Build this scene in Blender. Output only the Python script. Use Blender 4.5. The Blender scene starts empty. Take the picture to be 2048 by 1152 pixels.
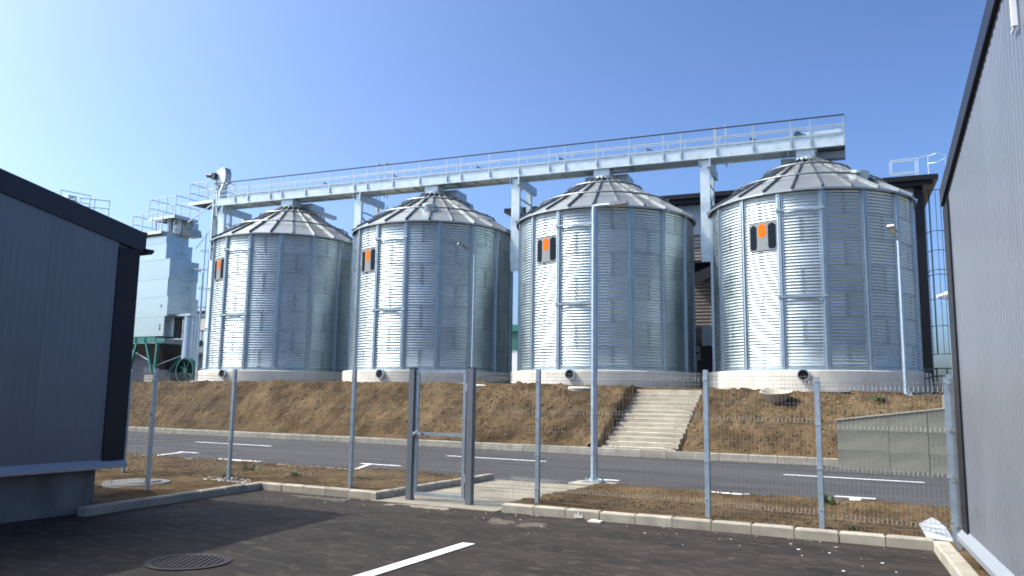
import bpy, bmesh, math, random
from mathutils import Vector, Matrix, noise
random.seed(7)
S = bpy.context.scene
COL = S.collection
PI = math.pi
rad = math.radians

# ------------------------------------------------------------------ camera
# site frame: X runs along the road and the fence, Y away from the camera, Z up
TH = math.atan(0.54)
EYE = 1.65
PITCH = math.atan(220 / 1593.0)
ROLL = math.atan(0.0144)
cam = bpy.data.cameras.new('camera')
cam.sensor_width = 36.0
cam.lens = 1593.0 / 2048.0 * 36.0
cam.clip_start = 0.05
cam.clip_end = 3000.0
co = bpy.data.objects.new('camera', cam)
COL.objects.link(co)
fwd = Vector((-math.sin(TH) * math.cos(PITCH), math.cos(TH) * math.cos(PITCH), math.sin(PITCH)))
right0 = Vector((math.cos(TH), math.sin(TH), 0))
up0 = right0.cross(fwd)
rt = right0 * math.cos(ROLL) + up0 * math.sin(ROLL)
up = up0 * math.cos(ROLL) - right0 * math.sin(ROLL)
co.matrix_world = Matrix(((rt.x, up.x, -fwd.x, 0), (rt.y, up.y, -fwd.y, 0), (rt.z, up.z, -fwd.z, EYE), (0, 0, 0, 1)))
S.camera = co

# ------------------------------------------------------------------ sky and sun
SUN_EL = 51.0
SUN_AZ = -114.3          # degrees from +Y towards +X
W = bpy.data.worlds.new('World')
S.world = W
W.use_nodes = True
wn = W.node_tree.nodes
wl = W.node_tree.links
for n_ in list(wn): wn.remove(n_)
sky = wn.new('ShaderNodeTexSky')
sky.sky_type = 'NISHITA'
sky.sun_disc = False
sky.sun_elevation = rad(SUN_EL)
sky.sun_rotation = rad(SUN_AZ % 360)
sky.altitude = 0
sky.air_density = 0.7
sky.dust_density = 3.6
sky.ozone_density = 3.0
bg = wn.new('ShaderNodeBackground')
bg.inputs['Strength'].default_value = 0.15
wo = wn.new('ShaderNodeOutputWorld')
m1 = wn.new('ShaderNodeVectorMath'); m1.operation = 'SCALE'; m1.inputs['Scale'].default_value = 0.15
gm = wn.new('ShaderNodeGamma'); gm.inputs['Gamma'].default_value = 1.42
m2 = wn.new('ShaderNodeVectorMath'); m2.operation = 'MULTIPLY'; m2.inputs[1].default_value = (2.30 / 0.15, 2.48 / 0.15, 2.50 / 0.15)
wl.new(sky.outputs[0], m1.inputs[0])
wl.new(m1.outputs[0], gm.inputs[0])
wl.new(gm.outputs[0], m2.inputs[0])
wl.new(m2.outputs[0], bg.inputs[0])
wl.new(bg.outputs[0], wo.inputs[0])
sl = bpy.data.lights.new('sun', 'SUN')
sl.energy = 4.7
sl.angle = rad(0.5)
sl.color = (1.0, 0.955, 0.88)
so = bpy.data.objects.new('sun', sl)
COL.objects.link(so)
sd = Vector((math.sin(rad(SUN_AZ)) * math.cos(rad(SUN_EL)), math.cos(rad(SUN_AZ)) * math.cos(rad(SUN_EL)), math.sin(rad(SUN_EL))))
so.rotation_euler = sd.to_track_quat('Z', 'Y').to_euler()
S.view_settings.view_transform = 'Standard'
S.view_settings.look = 'None'
S.view_settings.exposure = 0.0
S.view_settings.gamma = 1.0
S.view_settings.use_curve_mapping = False
S.render.engine = 'CYCLES'
S.cycles.max_bounces = 6
S.cycles.filter_width = 1.8

# ------------------------------------------------------------------ materials
def mat(name, col, rough=0.6, metal=0.0, spec=0.5, var=0.0, vscale=3.0, col2=None, bump=0.0, bscale=40.0,
        objvar=0.0, rvar=0.0, stretch=(1, 1, 1), detail=6.0, coat=0.0):
    m = bpy.data.materials.new(name)
    m.use_nodes = True
    nt = m.node_tree
    N, L = nt.nodes, nt.links
    b = N['Principled BSDF']
    b.inputs['Base Color'].default_value = (*col, 1)
    b.inputs['Roughness'].default_value = rough
    b.inputs['Metallic'].default_value = metal
    b.inputs['Specular IOR Level'].default_value = spec
    if coat: b.inputs['Coat Weight'].default_value = coat
    tc = N.new('ShaderNodeTexCoord')
    mp = N.new('ShaderNodeMapping')
    mp.inputs['Scale'].default_value = stretch
    if objvar:
        o0 = N.new('ShaderNodeObjectInfo')
        sc = N.new('ShaderNodeVectorMath'); sc.operation = 'MULTIPLY_ADD'
        sc.inputs[1].default_value = (37.0, 37.0, 37.0)
        L.new(o0.outputs['Random'], sc.inputs[0])
        L.new(tc.outputs['Object'], sc.inputs[2])
        L.new(sc.outputs[0], mp.inputs[0])
    else:
        L.new(tc.outputs['Object'], mp.inputs[0])
    src = None
    if col2 is not None or var > 0:
        nz = N.new('ShaderNodeTexNoise')
        nz.inputs['Scale'].default_value = vscale
        nz.inputs['Detail'].default_value = detail
        nz.inputs['Roughness'].default_value = 0.62
        L.new(mp.outputs[0], nz.inputs['Vector'])
        cr = N.new('ShaderNodeValToRGB')
        cr.color_ramp.elements[0].position = 0.32
        cr.color_ramp.elements[1].position = 0.68
        c2 = col2 if col2 is not None else tuple(min(1, c * (1 + var)) for c in col)
        c1 = col if col2 is not None else tuple(c * (1 - var) for c in col)
        cr.color_ramp.elements[0].color = (*c1, 1)
        cr.color_ramp.elements[1].color = (*c2, 1)
        L.new(nz.outputs[0], cr.inputs[0])
        src = cr.outputs[0]
        if rvar:
            mr = N.new('ShaderNodeMapRange')
            mr.inputs[3].default_value = max(0.02, rough - rvar)
            mr.inputs[4].default_value = min(1, rough + rvar)
            L.new(nz.outputs[0], mr.inputs[0])
            L.new(mr.outputs[0], b.inputs['Roughness'])
    if objvar:
        oi = N.new('ShaderNodeObjectInfo')
        mr = N.new('ShaderNodeMapRange')
        mr.inputs[3].default_value = 1 - objvar
        mr.inputs[4].default_value = 1 + objvar
        L.new(oi.outputs['Random'], mr.inputs[0])
        mx = N.new('ShaderNodeMix')
        mx.data_type = 'RGBA'
        mx.blend_type = 'MULTIPLY'
        mx.inputs[0].default_value = 1
        if src: L.new(src, mx.inputs[6])
        else: mx.inputs[6].default_value = (*col, 1)
        L.new(mr.outputs[0], mx.inputs[7])
        src = mx.outputs[2]
    if src: L.new(src, b.inputs['Base Color'])
    if bump:
        n2 = N.new('ShaderNodeTexNoise')
        n2.inputs['Scale'].default_value = bscale
        n2.inputs['Detail'].default_value = 8
        L.new(mp.outputs[0], n2.inputs['Vector'])
        bp = N.new('ShaderNodeBump')
        bp.inputs['Strength'].default_value = 1.0
        bp.inputs['Distance'].default_value = bump
        L.new(n2.outputs[0], bp.inputs['Height'])
        L.new(bp.outputs[0], b.inputs['Normal'])
    return m

def asphalt(name, c1, c2, dust, dust_spots, streak):
    """asphalt with speckle, tyre streaks and dusty stains (stains at fixed site positions)"""
    m = bpy.data.materials.new(name)
    m.use_nodes = True
    N, L = m.node_tree.nodes, m.node_tree.links
    b = N['Principled BSDF']
    tc = N.new('ShaderNodeTexCoord')
    def nz(scale, det, vec):
        t = N.new('ShaderNodeTexNoise')
        t.inputs['Scale'].default_value = scale
        t.inputs['Detail'].default_value = det
        t.inputs['Roughness'].default_value = 0.65
        L.new(vec, t.inputs['Vector'])
        return t.outputs[0]
    def ramp(v, p0, p1, a=(0, 0, 0), c=(1, 1, 1)):
        r = N.new('ShaderNodeValToRGB')
        r.color_ramp.elements[0].position = p0
        r.color_ramp.elements[1].position = p1
        r.color_ramp.elements[0].color = (*a, 1)
        r.color_ramp.elements[1].color = (*c, 1)
        L.new(v, r.inputs[0])
        return r.outputs[0]
    def mix(f, a, c, mode='MIX'):
        x = N.new('ShaderNodeMix')
        x.data_type = 'RGBA'
        x.blend_type = mode
        if isinstance(f, float): x.inputs[0].default_value = f
        else: L.new(f, x.inputs[0])
        for k, s in ((6, a), (7, c)):
            if isinstance(s, tuple): x.inputs[k].default_value = (*s, 1)
            else: L.new(s, x.inputs[k])
        return x.outputs[2]
    mp = N.new('ShaderNodeMapping')
    mp.inputs['Scale'].default_value = streak
    mp.inputs['Rotation'].default_value = (0, 0, 0.25)
    L.new(tc.outputs['Object'], mp.inputs[0])
    base = ramp(nz(1.1, 8, mp.outputs[0]), 0.3, 0.7, c1, c2)
    speck = ramp(nz(70, 3, tc.outputs['Object']), 0.35, 0.75, (0.62, 0.62, 0.62), (1.5, 1.48, 1.42))
    base = mix(1.0, base, speck, 'MULTIPLY')
    st = nz(5.0, 8, mp.outputs[0])
    base = mix(ramp(st, 0.52, 0.8, (0, 0, 0), (0.32, 0.32, 0.32)), base, dust)
    for (x, y, rx, ry, amt) in dust_spots:
        m2 = N.new('ShaderNodeMapping')
        m2.vector_type = 'POINT'
        m2.inputs['Location'].default_value = (-x / rx, -y / ry, 0)
        m2.inputs['Scale'].default_value = (1 / rx, 1 / ry, 0)
        L.new(tc.outputs['Object'], m2.inputs[0])
        ln = N.new('ShaderNodeVectorMath')
        ln.operation = 'LENGTH'
        L.new(m2.outputs[0], ln.inputs[0])
        ad = N.new('ShaderNodeMath')
        ad.operation = 'MULTIPLY_ADD'
        L.new(nz(2.4, 10, tc.outputs['Object']), ad.inputs[0])
        ad.inputs[1].default_value = 1.5
        L.new(ln.outputs['Value'], ad.inputs[2])
        base = mix(ramp(ad.outputs[0], 0.95, 1.65, (amt,) * 3, (0, 0, 0)), base, dust)
    L.new(base, b.inputs['Base Color'])
    b.inputs['Roughness'].default_value = 0.8
    b.inputs['Specular IOR Level'].default_value = 0.22
    bp = N.new('ShaderNodeBump')
    bp.inputs['Distance'].default_value = 0.006
    L.new(nz(90, 4, tc.outputs['Object']), bp.inputs['Height'])
    L.new(bp.outputs[0], b.inputs['Normal'])
    return m

M = {}
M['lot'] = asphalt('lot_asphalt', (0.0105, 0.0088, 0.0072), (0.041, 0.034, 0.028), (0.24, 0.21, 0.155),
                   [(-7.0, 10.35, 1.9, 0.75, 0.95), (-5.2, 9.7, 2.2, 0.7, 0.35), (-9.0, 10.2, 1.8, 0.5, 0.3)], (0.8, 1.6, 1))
M['road'] = asphalt('road_asphalt', (0.032, 0.034, 0.036), (0.076, 0.077, 0.079), (0.15, 0.145, 0.13),
                    [(-7.5, 14.9, 2.6, 1.1, 0.55)], (0.12, 1.3, 1))
M['apron'] = mat('dusty_concrete', (0.16, 0.145, 0.11), 0.9, col2=(0.28, 0.255, 0.19), vscale=1.6, bump=0.01, bscale=30)
M['soil'] = mat('soil', (0.036, 0.0235, 0.011), 0.95, spec=0.08, col2=(0.135, 0.094, 0.048), vscale=0.9, bump=0.07, bscale=8, detail=10)
M['clod'] = mat('soil_clods', (0.050, 0.034, 0.017), 0.95, spec=0.1, col2=(0.125, 0.089, 0.046), vscale=1.0)
M['stone'] = mat('gravel_stones', (0.26, 0.25, 0.22), 0.85, col2=(0.5, 0.48, 0.42), vscale=4)
M['ground'] = mat('yard_ground', (0.16, 0.14, 0.10), 0.95, col2=(0.24, 0.22, 0.16), vscale=0.4)
M['concrete'] = mat('concrete', (0.42, 0.40, 0.34), 0.85, spec=0.3, col2=(0.62, 0.59, 0.50), vscale=1.2, bump=0.004, bscale=25, stretch=(1, 1, 2.2))
M['ring'] = mat('ring_concrete', (0.50, 0.48, 0.40), 0.85, spec=0.3, col2=(0.78, 0.75, 0.63), vscale=0.9, bump=0.006, bscale=14, stretch=(1, 1, 0.5))
M['wallconc'] = mat('formed_concrete', (0.12, 0.125, 0.10), 0.8, spec=0.3, col2=(0.25, 0.245, 0.19), vscale=0.9, bump=0.006, bscale=16, stretch=(0.7, 1, 1.7))
M['plinth'] = mat('plinth_concrete', (0.10, 0.105, 0.10), 0.85, spec=0.3, col2=(0.20, 0.20, 0.19), vscale=1.5, bump=0.006, bscale=18, stretch=(1, 1, 0.6))
M['kerb'] = mat('kerb_concrete', (0.25, 0.235, 0.185), 0.88, spec=0.25, col2=(0.38, 0.355, 0.285), vscale=3.0, bump=0.003, bscale=60, objvar=0.10)
M['step'] = mat('step_concrete', (0.31, 0.285, 0.22), 0.88, spec=0.25, col2=(0.45, 0.41, 0.325), vscale=2.0, bump=0.003, bscale=50, objvar=0.06)
M['white'] = mat('white_road_paint', (0.60, 0.60, 0.59), 0.7, col2=(0.86, 0.86, 0.85), vscale=9, bump=0.002, bscale=80)
M['sheet'] = mat('corrugated_galvanised_steel', (0.47, 0.555, 0.575), 0.46, 1.0, var=0.09, vscale=1.2, objvar=0.08, rvar=0.08)
M['hat'] = mat('galvanised_stiffener', (0.38, 0.45, 0.475), 0.44, 0.85, var=0.08, vscale=2.5, objvar=0.04)
M['bolt'] = mat('dark_bolts', (0.27, 0.30, 0.33), 0.5, 0.8)
M['roof'] = mat('galvanised_roof_sheet', (0.34, 0.365, 0.36), 0.43, 0.74, var=0.06, vscale=2.0, objvar=0.05)
M['ribm'] = mat('roof_rib_steel', (0.19, 0.21, 0.225), 0.45, 0.8)
M['galv'] = mat('galvanised_steel', (0.58, 0.68, 0.70), 0.42, 0.30, var=0.12, vscale=3.0, rvar=0.08)
M['galvd'] = mat('galvanised_tube', (0.44, 0.50, 0.51), 0.45, 0.7, var=0.1, vscale=5)
M['post'] = mat('galvanised_post', (0.36, 0.44, 0.50), 0.42, 0.6, var=0.12, vscale=7, rvar=0.08)
M['gate'] = mat('painted_grey_post', (0.15, 0.165, 0.185), 0.45, 0.2, var=0.06, vscale=5)
M['wire'] = mat('galvanised_wire', (0.20, 0.20, 0.195), 0.5, 0.4)
M['clad'] = mat('grey_cladding', (0.134, 0.150, 0.172), 0.30, 0.0, spec=0.5, var=0.10, vscale=0.5, rvar=0.08, objvar=0.02)
M['trim'] = mat('anthracite_trim', (0.009, 0.011, 0.016), 0.45, 0.0, spec=0.3)
M['flash'] = mat('silver_flashing', (0.33, 0.36, 0.39), 0.35, 0.4)
M['dryer'] = mat('dryer_galvanised_panel', (0.34, 0.41, 0.43), 0.28, 0.85, var=0.04, vscale=0.8, rvar=0.05, objvar=0.04)
M['duct'] = mat('duct_steel', (0.42, 0.50, 0.58), 0.32, 0.85)
M['teal'] = mat('teal_paint', (0.008, 0.15, 0.13), 0.45, var=0.1)
M['dark'] = mat('dark_steel', (0.028, 0.033, 0.040), 0.5, 0.2)
M['black'] = mat('flat_black', (0.006, 0.006, 0.007), 0.8)  # black dial, and the painted-in dark of pipe and drain openings
M['motor'] = mat('motor_paint', (0.03, 0.07, 0.09), 0.45)
M['sign_grey'] = mat('sign_grey', (0.23, 0.25, 0.25), 0.8, spec=0.1)
M['sign_dark'] = mat('sign_dark', (0.010, 0.018, 0.027), 0.85, spec=0.08)
M['orange'] = mat('sign_orange', (0.85, 0.15, 0.010), 0.8, spec=0.1)
M['brown'] = mat('brown_cladding', (0.30, 0.27, 0.255), 0.5, var=0.05)
M['bluegrey'] = mat('bluegrey_cladding', (0.29, 0.35, 0.42), 0.45, var=0.03)
M['beige'] = mat('beige_wall', (0.52, 0.49, 0.42), 0.8, var=0.05)
M['greyw'] = mat('grey_window', (0.16, 0.18, 0.20), 0.3)
M['green'] = mat('green_cladding', (0.01, 0.13, 0.10), 0.5)
M['whitew'] = mat('white_wall', (0.62, 0.64, 0.68), 0.7)
M['cabinet'] = mat('pale_cabinet', (0.45, 0.56, 0.64), 0.5)
M['red'] = mat('red_mark', (0.45, 0.02, 0.03), 0.6)
M['camwhite'] = mat('white_plastic', (0.75, 0.76, 0.78), 0.4)
M['lampm'] = mat('lamp_head_grey', (0.30, 0.31, 0.30), 0.5, 0.3)
M['foam'] = mat('white_board', (0.42, 0.45, 0.48), 0.6, var=0.04)
M['iron'] = mat('cast_iron', (0.032, 0.027, 0.023), 0.65, 0.4, var=0.3, vscale=20)
M['grass'] = mat('weed_green', (0.035, 0.075, 0.020), 0.7, col2=(0.09, 0.14, 0.035), vscale=8)
M['lime'] = mat('white_chalk', (0.62, 0.61, 0.56), 0.9)

# ------------------------------------------------------------------ mesh helpers
class MB:
    def __init__(s):
        s.v = []
        s.f = []
    def add(s, vs, fs):
        n = len(s.v)
        s.v += [tuple(p) for p in vs]
        s.f += [tuple(i + n for i in f) for f in fs]
        return s
    def box(s, x0, x1, y0, y1, z0, z1):
        return s.add([(x0, y0, z0), (x1, y0, z0), (x1, y1, z0), (x0, y1, z0), (x0, y0, z1), (x1, y0, z1), (x1, y1, z1), (x0, y1, z1)],
                     [(3, 2, 1, 0), (4, 5, 6, 7), (0, 1, 5, 4), (1, 2, 6, 5), (2, 3, 7, 6), (3, 0, 4, 7)])
    def bbox(s, x0, x1, y0, y1, z0, z1, c=0.01):
        """box with chamfered top edges"""
        return s.add([(x0, y0, z0), (x1, y0, z0), (x1, y1, z0), (x0, y1, z0),
                      (x0, y0, z1 - c), (x1, y0, z1 - c), (x1, y1, z1 - c), (x0, y1, z1 - c),
                      (x0 + c, y0 + c, z1), (x1 - c, y0 + c, z1), (x1 - c, y1 - c, z1), (x0 + c, y1 - c, z1)],
                     [(3, 2, 1, 0), (8, 9, 10, 11), (0, 1, 5, 4), (1, 2, 6, 5), (2, 3, 7, 6), (3, 0, 4, 7),
                      (4, 5, 9, 8), (5, 6, 10, 9), (6, 7, 11, 10), (7, 4, 8, 11)])
    def bar(s, p, q, w, h=None, upv=(0, 0, 1)):
        p, q = Vector(p), Vector(q)
        h = w if h is None else h
        d = (q - p).normalized()
        u = Vector(upv)
        if abs(d.dot(u)) > 0.98: u = Vector((0, 1, 0))
        a = d.cross(u).normalized() * (w / 2)
        b = a.cross(d).normalized() * (h / 2)
        vs = [o + i * a + j * b for o in (p, q) for i, j in ((-1, -1), (1, -1), (1, 1), (-1, 1))]
        return s.add(vs, [(3, 2, 1, 0), (4, 5, 6, 7), (0, 1, 5, 4), (1, 2, 6, 5), (2, 3, 7, 6), (3, 0, 4, 7)])
    def tube(s, pts, r, n=6, cap=True, closed=False):
        pts = [Vector(p) for p in pts]
        rs = r if isinstance(r, (list, tuple)) else [r] * len(pts)
        m = len(pts)
        base = len(s.v)
        for i, p in enumerate(pts):
            a = pts[(i - 1) % m] if (closed or i > 0) else p
            b = pts[(i + 1) % m] if (closed or i < m - 1) else p
            d = (b - a).normalized()
            u = Vector((0, 0, 1)) if abs(d.z) < 0.9 else Vector((0, 1, 0))
            x = d.cross(u).normalized()
            y = x.cross(d).normalized()
            for k in range(n):
                t = 2 * PI * k / n
                s.v.append(tuple(p + (x * math.cos(t) + y * math.sin(t)) * rs[i]))
        for i in range(m if closed else m - 1):
            j = (i + 1) % m
            for k in range(n):
                l = (k + 1) % n
                s.f.append((base + i * n + k, base + i * n + l, base + j * n + l, base + j * n + k))
        if cap and not closed:
            s.f.append(tuple(base + k for k in range(n))[::-1])
            s.f.append(tuple(base + (m - 1) * n + k for k in range(n)))
        return s
    def lathe(s, prof, n=48, c=(0, 0), a0=0.0, a1=2 * PI):
        full = abs(a1 - a0 - 2 * PI) < 1e-6
        base = len(s.v)
        na = n if full else n + 1
        for i in range(na):
            t = a0 + (a1 - a0) * i / n
            for r, z in prof:
                s.v.append((c[0] + r * math.cos(t), c[1] + r * math.sin(t), z))
        m = len(prof)
        for i in range(n):
            j = (i + 1) % na
            for k in range(m - 1):
                s.f.append((base + i * m + k, base + j * m + k, base + j * m + k + 1, base + i * m + k + 1))
        return s
    def prism(s, poly, a, b, axis='z'):
        """polygon (list of 2-tuples) extruded along an axis from a to b"""
        n = len(poly)
        def P(p, t):
            return {'z': (p[0], p[1], t), 'x': (t, p[0], p[1]), 'y': (p[0], t, p[1])}[axis]
        vs = [P(p, a) for p in poly] + [P(p, b) for p in poly]
        return s.add(vs, [tuple(range(n))[::-1], tuple(range(n, 2 * n))] + [(i, (i + 1) % n, n + (i + 1) % n, n + i) for i in range(n)])
    def xf(s, fn):
        s.v = [tuple(fn(Vector(p))) for p in s.v]
        return s
    def mesh(s, name, m, smooth=False):
        me = bpy.data.meshes.new(name)
        me.from_pydata(s.v, [], s.f)
        bm = bmesh.new()
        bm.from_mesh(me)
        bmesh.ops.recalc_face_normals(bm, faces=bm.faces)
        bm.to_mesh(me)
        bm.free()
        me.materials.append(m)
        if smooth:
            me.polygons.foreach_set('use_smooth', [True] * len(me.polygons))
            if smooth != 'all':
                try: me.set_sharp_from_angle(angle=rad(40))
                except Exception: pass
        me.update()
        return me

def root(name, label, cat, loc=(0, 0, 0), rz=0.0, group=None):
    o = bpy.data.objects.new(name, None)
    COL.objects.link(o)
    o.empty_display_size = 0.2
    o.location = loc
    o.rotation_euler = (0, 0, rz)
    o['label'] = label
    o['category'] = cat
    if group: o['group'] = group
    return o

def link(name, me, parent=None, loc=(0, 0, 0), rz=0.0):
    o = bpy.data.objects.new(name, me)
    COL.objects.link(o)
    o.location = loc
    o.rotation_euler = (0, 0, rz)
    if parent is not None: o.parent = parent
    return o

def part(name, mb, m, parent, smooth=False, stuff=False):
    """mesh given in the frame of the thing (the parent root's frame)"""
    vs = mb.v
    c = Vector((sum(p[0] for p in vs), sum(p[1] for p in vs), sum(p[2] for p in vs))) / len(vs)
    off = Vector((0, 0, 0))
    p = parent
    if p is not None and p.type == 'MESH': off = Vector(p['off']) if 'off' in p else Vector((0, 0, 0))
    mb.v = [(a[0] - c.x, a[1] - c.y, a[2] - c.z) for a in vs]
    o = link(name, mb.mesh(name, m, smooth), parent, c - off)
    OFF[o.name] = c
    if stuff: o['kind'] = 'stuff'
    return o
OFF = {}
def sub(name, mb, m, parent, smooth=False):
    """sub-part: vertices in the frame of the thing's root, parented to a part"""
    vs = mb.v
    c = Vector((sum(p[0] for p in vs), sum(p[1] for p in vs), sum(p[2] for p in vs))) / len(vs)
    mb.v = [(a[0] - c.x, a[1] - c.y, a[2] - c.z) for a in vs]
    return link(name, mb.mesh(name, m, smooth), parent, c - OFF.get(parent.name, Vector((0, 0, 0))))

def single(name, mb, m, label, cat, loc=(0, 0, 0), group=None, smooth=False, rz=0.0):
    o = link(name, mb.mesh(name, m, smooth), None, loc, rz)
    o['label'] = label
    o['category'] = cat
    if group: o['group'] = group
    return o

def struct(name, mb, m, smooth=False):
    o = link(name, mb.mesh(name, m, smooth))
    o['kind'] = 'structure'
    return o

def dup(o, parent=None):
    c = o.copy()
    COL.objects.link(c)
    c.parent = parent
    for ch in list(o.children): dup(ch, c)
    return c

# row frame of the silos: t along the row, s behind it
RD = Vector((0.99401, 0.10928))
RO = Vector((-28.617, 29.465))
RANG = math.atan2(RD.y, RD.x)
def row(t, s, z=0.0):
    return Vector((RO.x + RD.x * t - RD.y * s, RO.y + RD.y * t + RD.x * s, z))
SP = 8.154

# ------------------------------------------------------------------ ground, road, lot
def lerp_tab(tab, x):
    if x <= tab[0][0]: return tab[0][1]
    for (a, b), (c, d) in zip(tab, tab[1:]):
        if x <= c: return b + (d - b) * (x - a) / (c - a)
    return tab[-1][1]
CREST = [(-60, 2.15), (-36, 2.15), (-29, 2.24), (-23, 2.26), (-17.6, 2.22), (-13, 2.18), (-9, 2.12), (-7, 2.08), (-4, 1.98), (-0.5, 1.86), (6, 1.80)]
def fbm(x, y, s, o=5):
    return noise.fractal(Vector((x * s, y * s, 1.7)), 0.9, 2.1, o)
STEP_N, STEP_G, STEP_R = 14, 0.318, 0.1335
def stair_x0(y): return -9.15 - 0.085 * (y - 22.8)
def bank_z(x, y):
    yc = 26.85 + 0.109 * (max(x, -45) + 7)
    crest = 1.65 + (lerp_tab(CREST, x) - 1.65) * min(1, yc / 27.5)
    if x > -2.42:
        t = min(1, max(0, (y - 22.2) / 3.2))
        z0 = 1.10 + 0.125 * (min(x, 1.0) + 2.45)
        z = z0 + (crest - z0) * (t * t * (3 - 2 * t)) * 1.0
    else:
        t = min(1, max(0, (y - 22.72) / (yc - 22.72)))
        z = 0.17 + (crest - 0.17) * (t ** 0.92 if t < 1 else 1)
        z += 0.10 * math.sin(PI * t)
    env = 1.0 if 22.9 < y < yc + 0.2 else 0.25
    z -= env * 0.05 * max(0, fbm(x * 3.0, y * 0.35, 1.3, 4)) 
    z += env * (0.085 * fbm(x, y, 0.9, 6) + 0.065 * fbm(x + 9, y, 3.0, 5) + 0.05 * abs(fbm(x, y + 5, 7, 3)))
    sx = stair_x0(y)
    if 22.6 < y < 27.6:
        n = 0.10 * fbm(x, y, 5, 3)
        if sx - 0.05 + n < x < sx + 2.45 + n * 0.5: z = 0.0 + (y - 22.9) * 0.40 - 0.35
        elif sx - 0.45 < x <= sx: z += 0.15 * max(0, min(1, (26.6 - y)))
    return z
def build_bank():
    xs = []
    x = -46.0
    while x < 1.6:
        xs.append(x)
        x += 0.075
    x = -46.0
    ys = [22.15 + 0.075 * i for i in range(74)] + [27.9, 28.6, 30, 34]
    mb = MB()
    vs = []
    for y in ys:
        for x in xs:
            yy = y
            if x <= -2.42 and y < 22.72: yy = 22.72
            vs.append((x, yy, bank_z(x, yy)))
    nx = len(xs)
    fs = [(j * nx + i, j * nx + i + 1, (j + 1) * nx + i + 1, (j + 1) * nx + i) for j in range(len(ys) - 1) for i in range(nx - 1)]
    mb.add(vs, fs)
    return struct('soil_bank', mb, M['soil'], smooth='all')
build_bank()
struct('ground', MB().box(-700, 700, -300, 900, -0.5, -0.06), M['ground'])
struct('terrace_ground', MB().box(-110, 2.2, 27.75, 70, 0.0, 1.80).add([(-110, 22.7, 0.1), (-45.9, 22.7, 0.1), (-45.9, 28, 2.1), (-110, 28, 2.1)], [(0, 1, 2, 3)]), M['ground'])
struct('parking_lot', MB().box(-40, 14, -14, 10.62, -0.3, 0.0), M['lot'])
struct('road', MB().box(-110, 30, 14.33, 22.70, -0.3, 0.002), M['road'])
struct('path', MB().box(-8.12, -5.85, 10.40, 14.40, -0.3, 0.012), M['apron'])

def strip(x0, x1, y0, y1, h, name, seed):
    mb = MB()
    nx, ny = int((x1 - x0) / 0.07), int((y1 - y0) / 0.07)
    vs = []
    for j in range(ny + 1):
        for i in range(nx + 1):
            x = x0 + (x1 - x0) * i / nx
            y = y0 + (y1 - y0) * j / ny
            e = min(1, (y1 - y) / 0.35, (y - y0) / 0.15)
            hh = h(x, y) if callable(h) else h
            z = 0.02 + (hh - 0.02) * max(0.2, e) + e * (0.045 * fbm(x + seed, y, 1.1, 6) + 0.022 * fbm(x, y, 6, 3))
            yy = y + (0.07 * fbm(x, seed, 2.0, 3) if j > ny - 3 else 0)
            vs.append((x, yy, z))
    fs = [(j * (nx + 1) + i, j * (nx + 1) + i + 1, (j + 1) * (nx + 1) + i + 1, (j + 1) * (nx + 1) + i) for j in range(ny) for i in range(nx)]
    mb.add(vs, fs)
    return struct(name, mb, M['soil'], smooth='all')
strip(-27, -8.17, 10.62, 14.42, lambda x, y: 0.10 if x > -10.8 else 0.10 - min(0.07, (-10.8 - x) * 0.04), 'soil_strip', 3)
strip(-27, -10.58, 6.9, 10.62, 0.03, 'soil_strip', 8)
strip(-5.80, 4.0, 10.58, 14.42, 0.10, 'soil_strip', 11)
strip(0.02, 4.0, 5.0, 10.58, 0.06, 'soil_strip', 15)

# kerbs: each stone its own piece
def kerb(name, x0, y0, x1, y1, wdt, top, n, side=1, bottom=-0.05):
    """line of stones; (x0,y0)-(x1,y1) is the visible face, body lies to the left of the direction when side=1"""
    L_ = math.hypot(x1 - x0, y1 - y0)
    ang = math.atan2(y1 - y0, x1 - x0)
    r = link(name, None, None, (x0, y0, 0), ang) if False else None
    # structure root: a thin bedding strip under the stones
    bed = MB().box(0, L_, *(sorted((0.01 * side, (wdt - 0.01) * side))), bottom - 0.1, bottom)
    r = link(name, bed.mesh(name, M['concrete']), None, (x0, y0, 0), ang)
    r['kind'] = 'structure'
    sl_ = L_ / n
    ya, yb = sorted((0, wdt * side))
    me = MB().bbox(0.004, sl_ - 0.004, ya, yb, bottom, top, 0.018).mesh('kerb_stone', M['kerb'])
    for i in range(n):
        o = link('kerb_stone', me, r, (i * sl_, random.uniform(-0.006, 0.006), random.uniform(-0.005, 0.005)))
        o.rotation_euler = (0, 0, random.uniform(-0.006, 0.006))
    return r
kerb('kerb', -5.77, 10.46, -0.18, 10.52, 0.15, 0.125, 11)
kerb('kerb', -10.62, 10.52, -8.20, 10.52, 0.15, 0.125, 5)
kerb('kerb', -8.07, 10.47, -8.07, 14.30, 0.12, 0.13, 7)
kerb('kerb', -10.62, 10.66, -10.18, 6.95, 0.15, 0.125, 7, side=-1)
kerb('kerb', -5.92, 13.5, -5.80, 10.62, 0.10, 0.06, 5)
kerb('kerb', -0.19, 10.50, 0.30, 6.3, 0.17, 0.125, 6, side=1)
kerb('kerb', -110, 22.60, -2.5, 22.60, 0.13, 0.21, 140)
kerb('kerb', 0.9, 14.33, -5.7, 14.40, 0.10, 0.02, 7)
kerb('kerb', -8.2, 14.40, -20.2, 14.36, 0.10, 0.02, 12)

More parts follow.
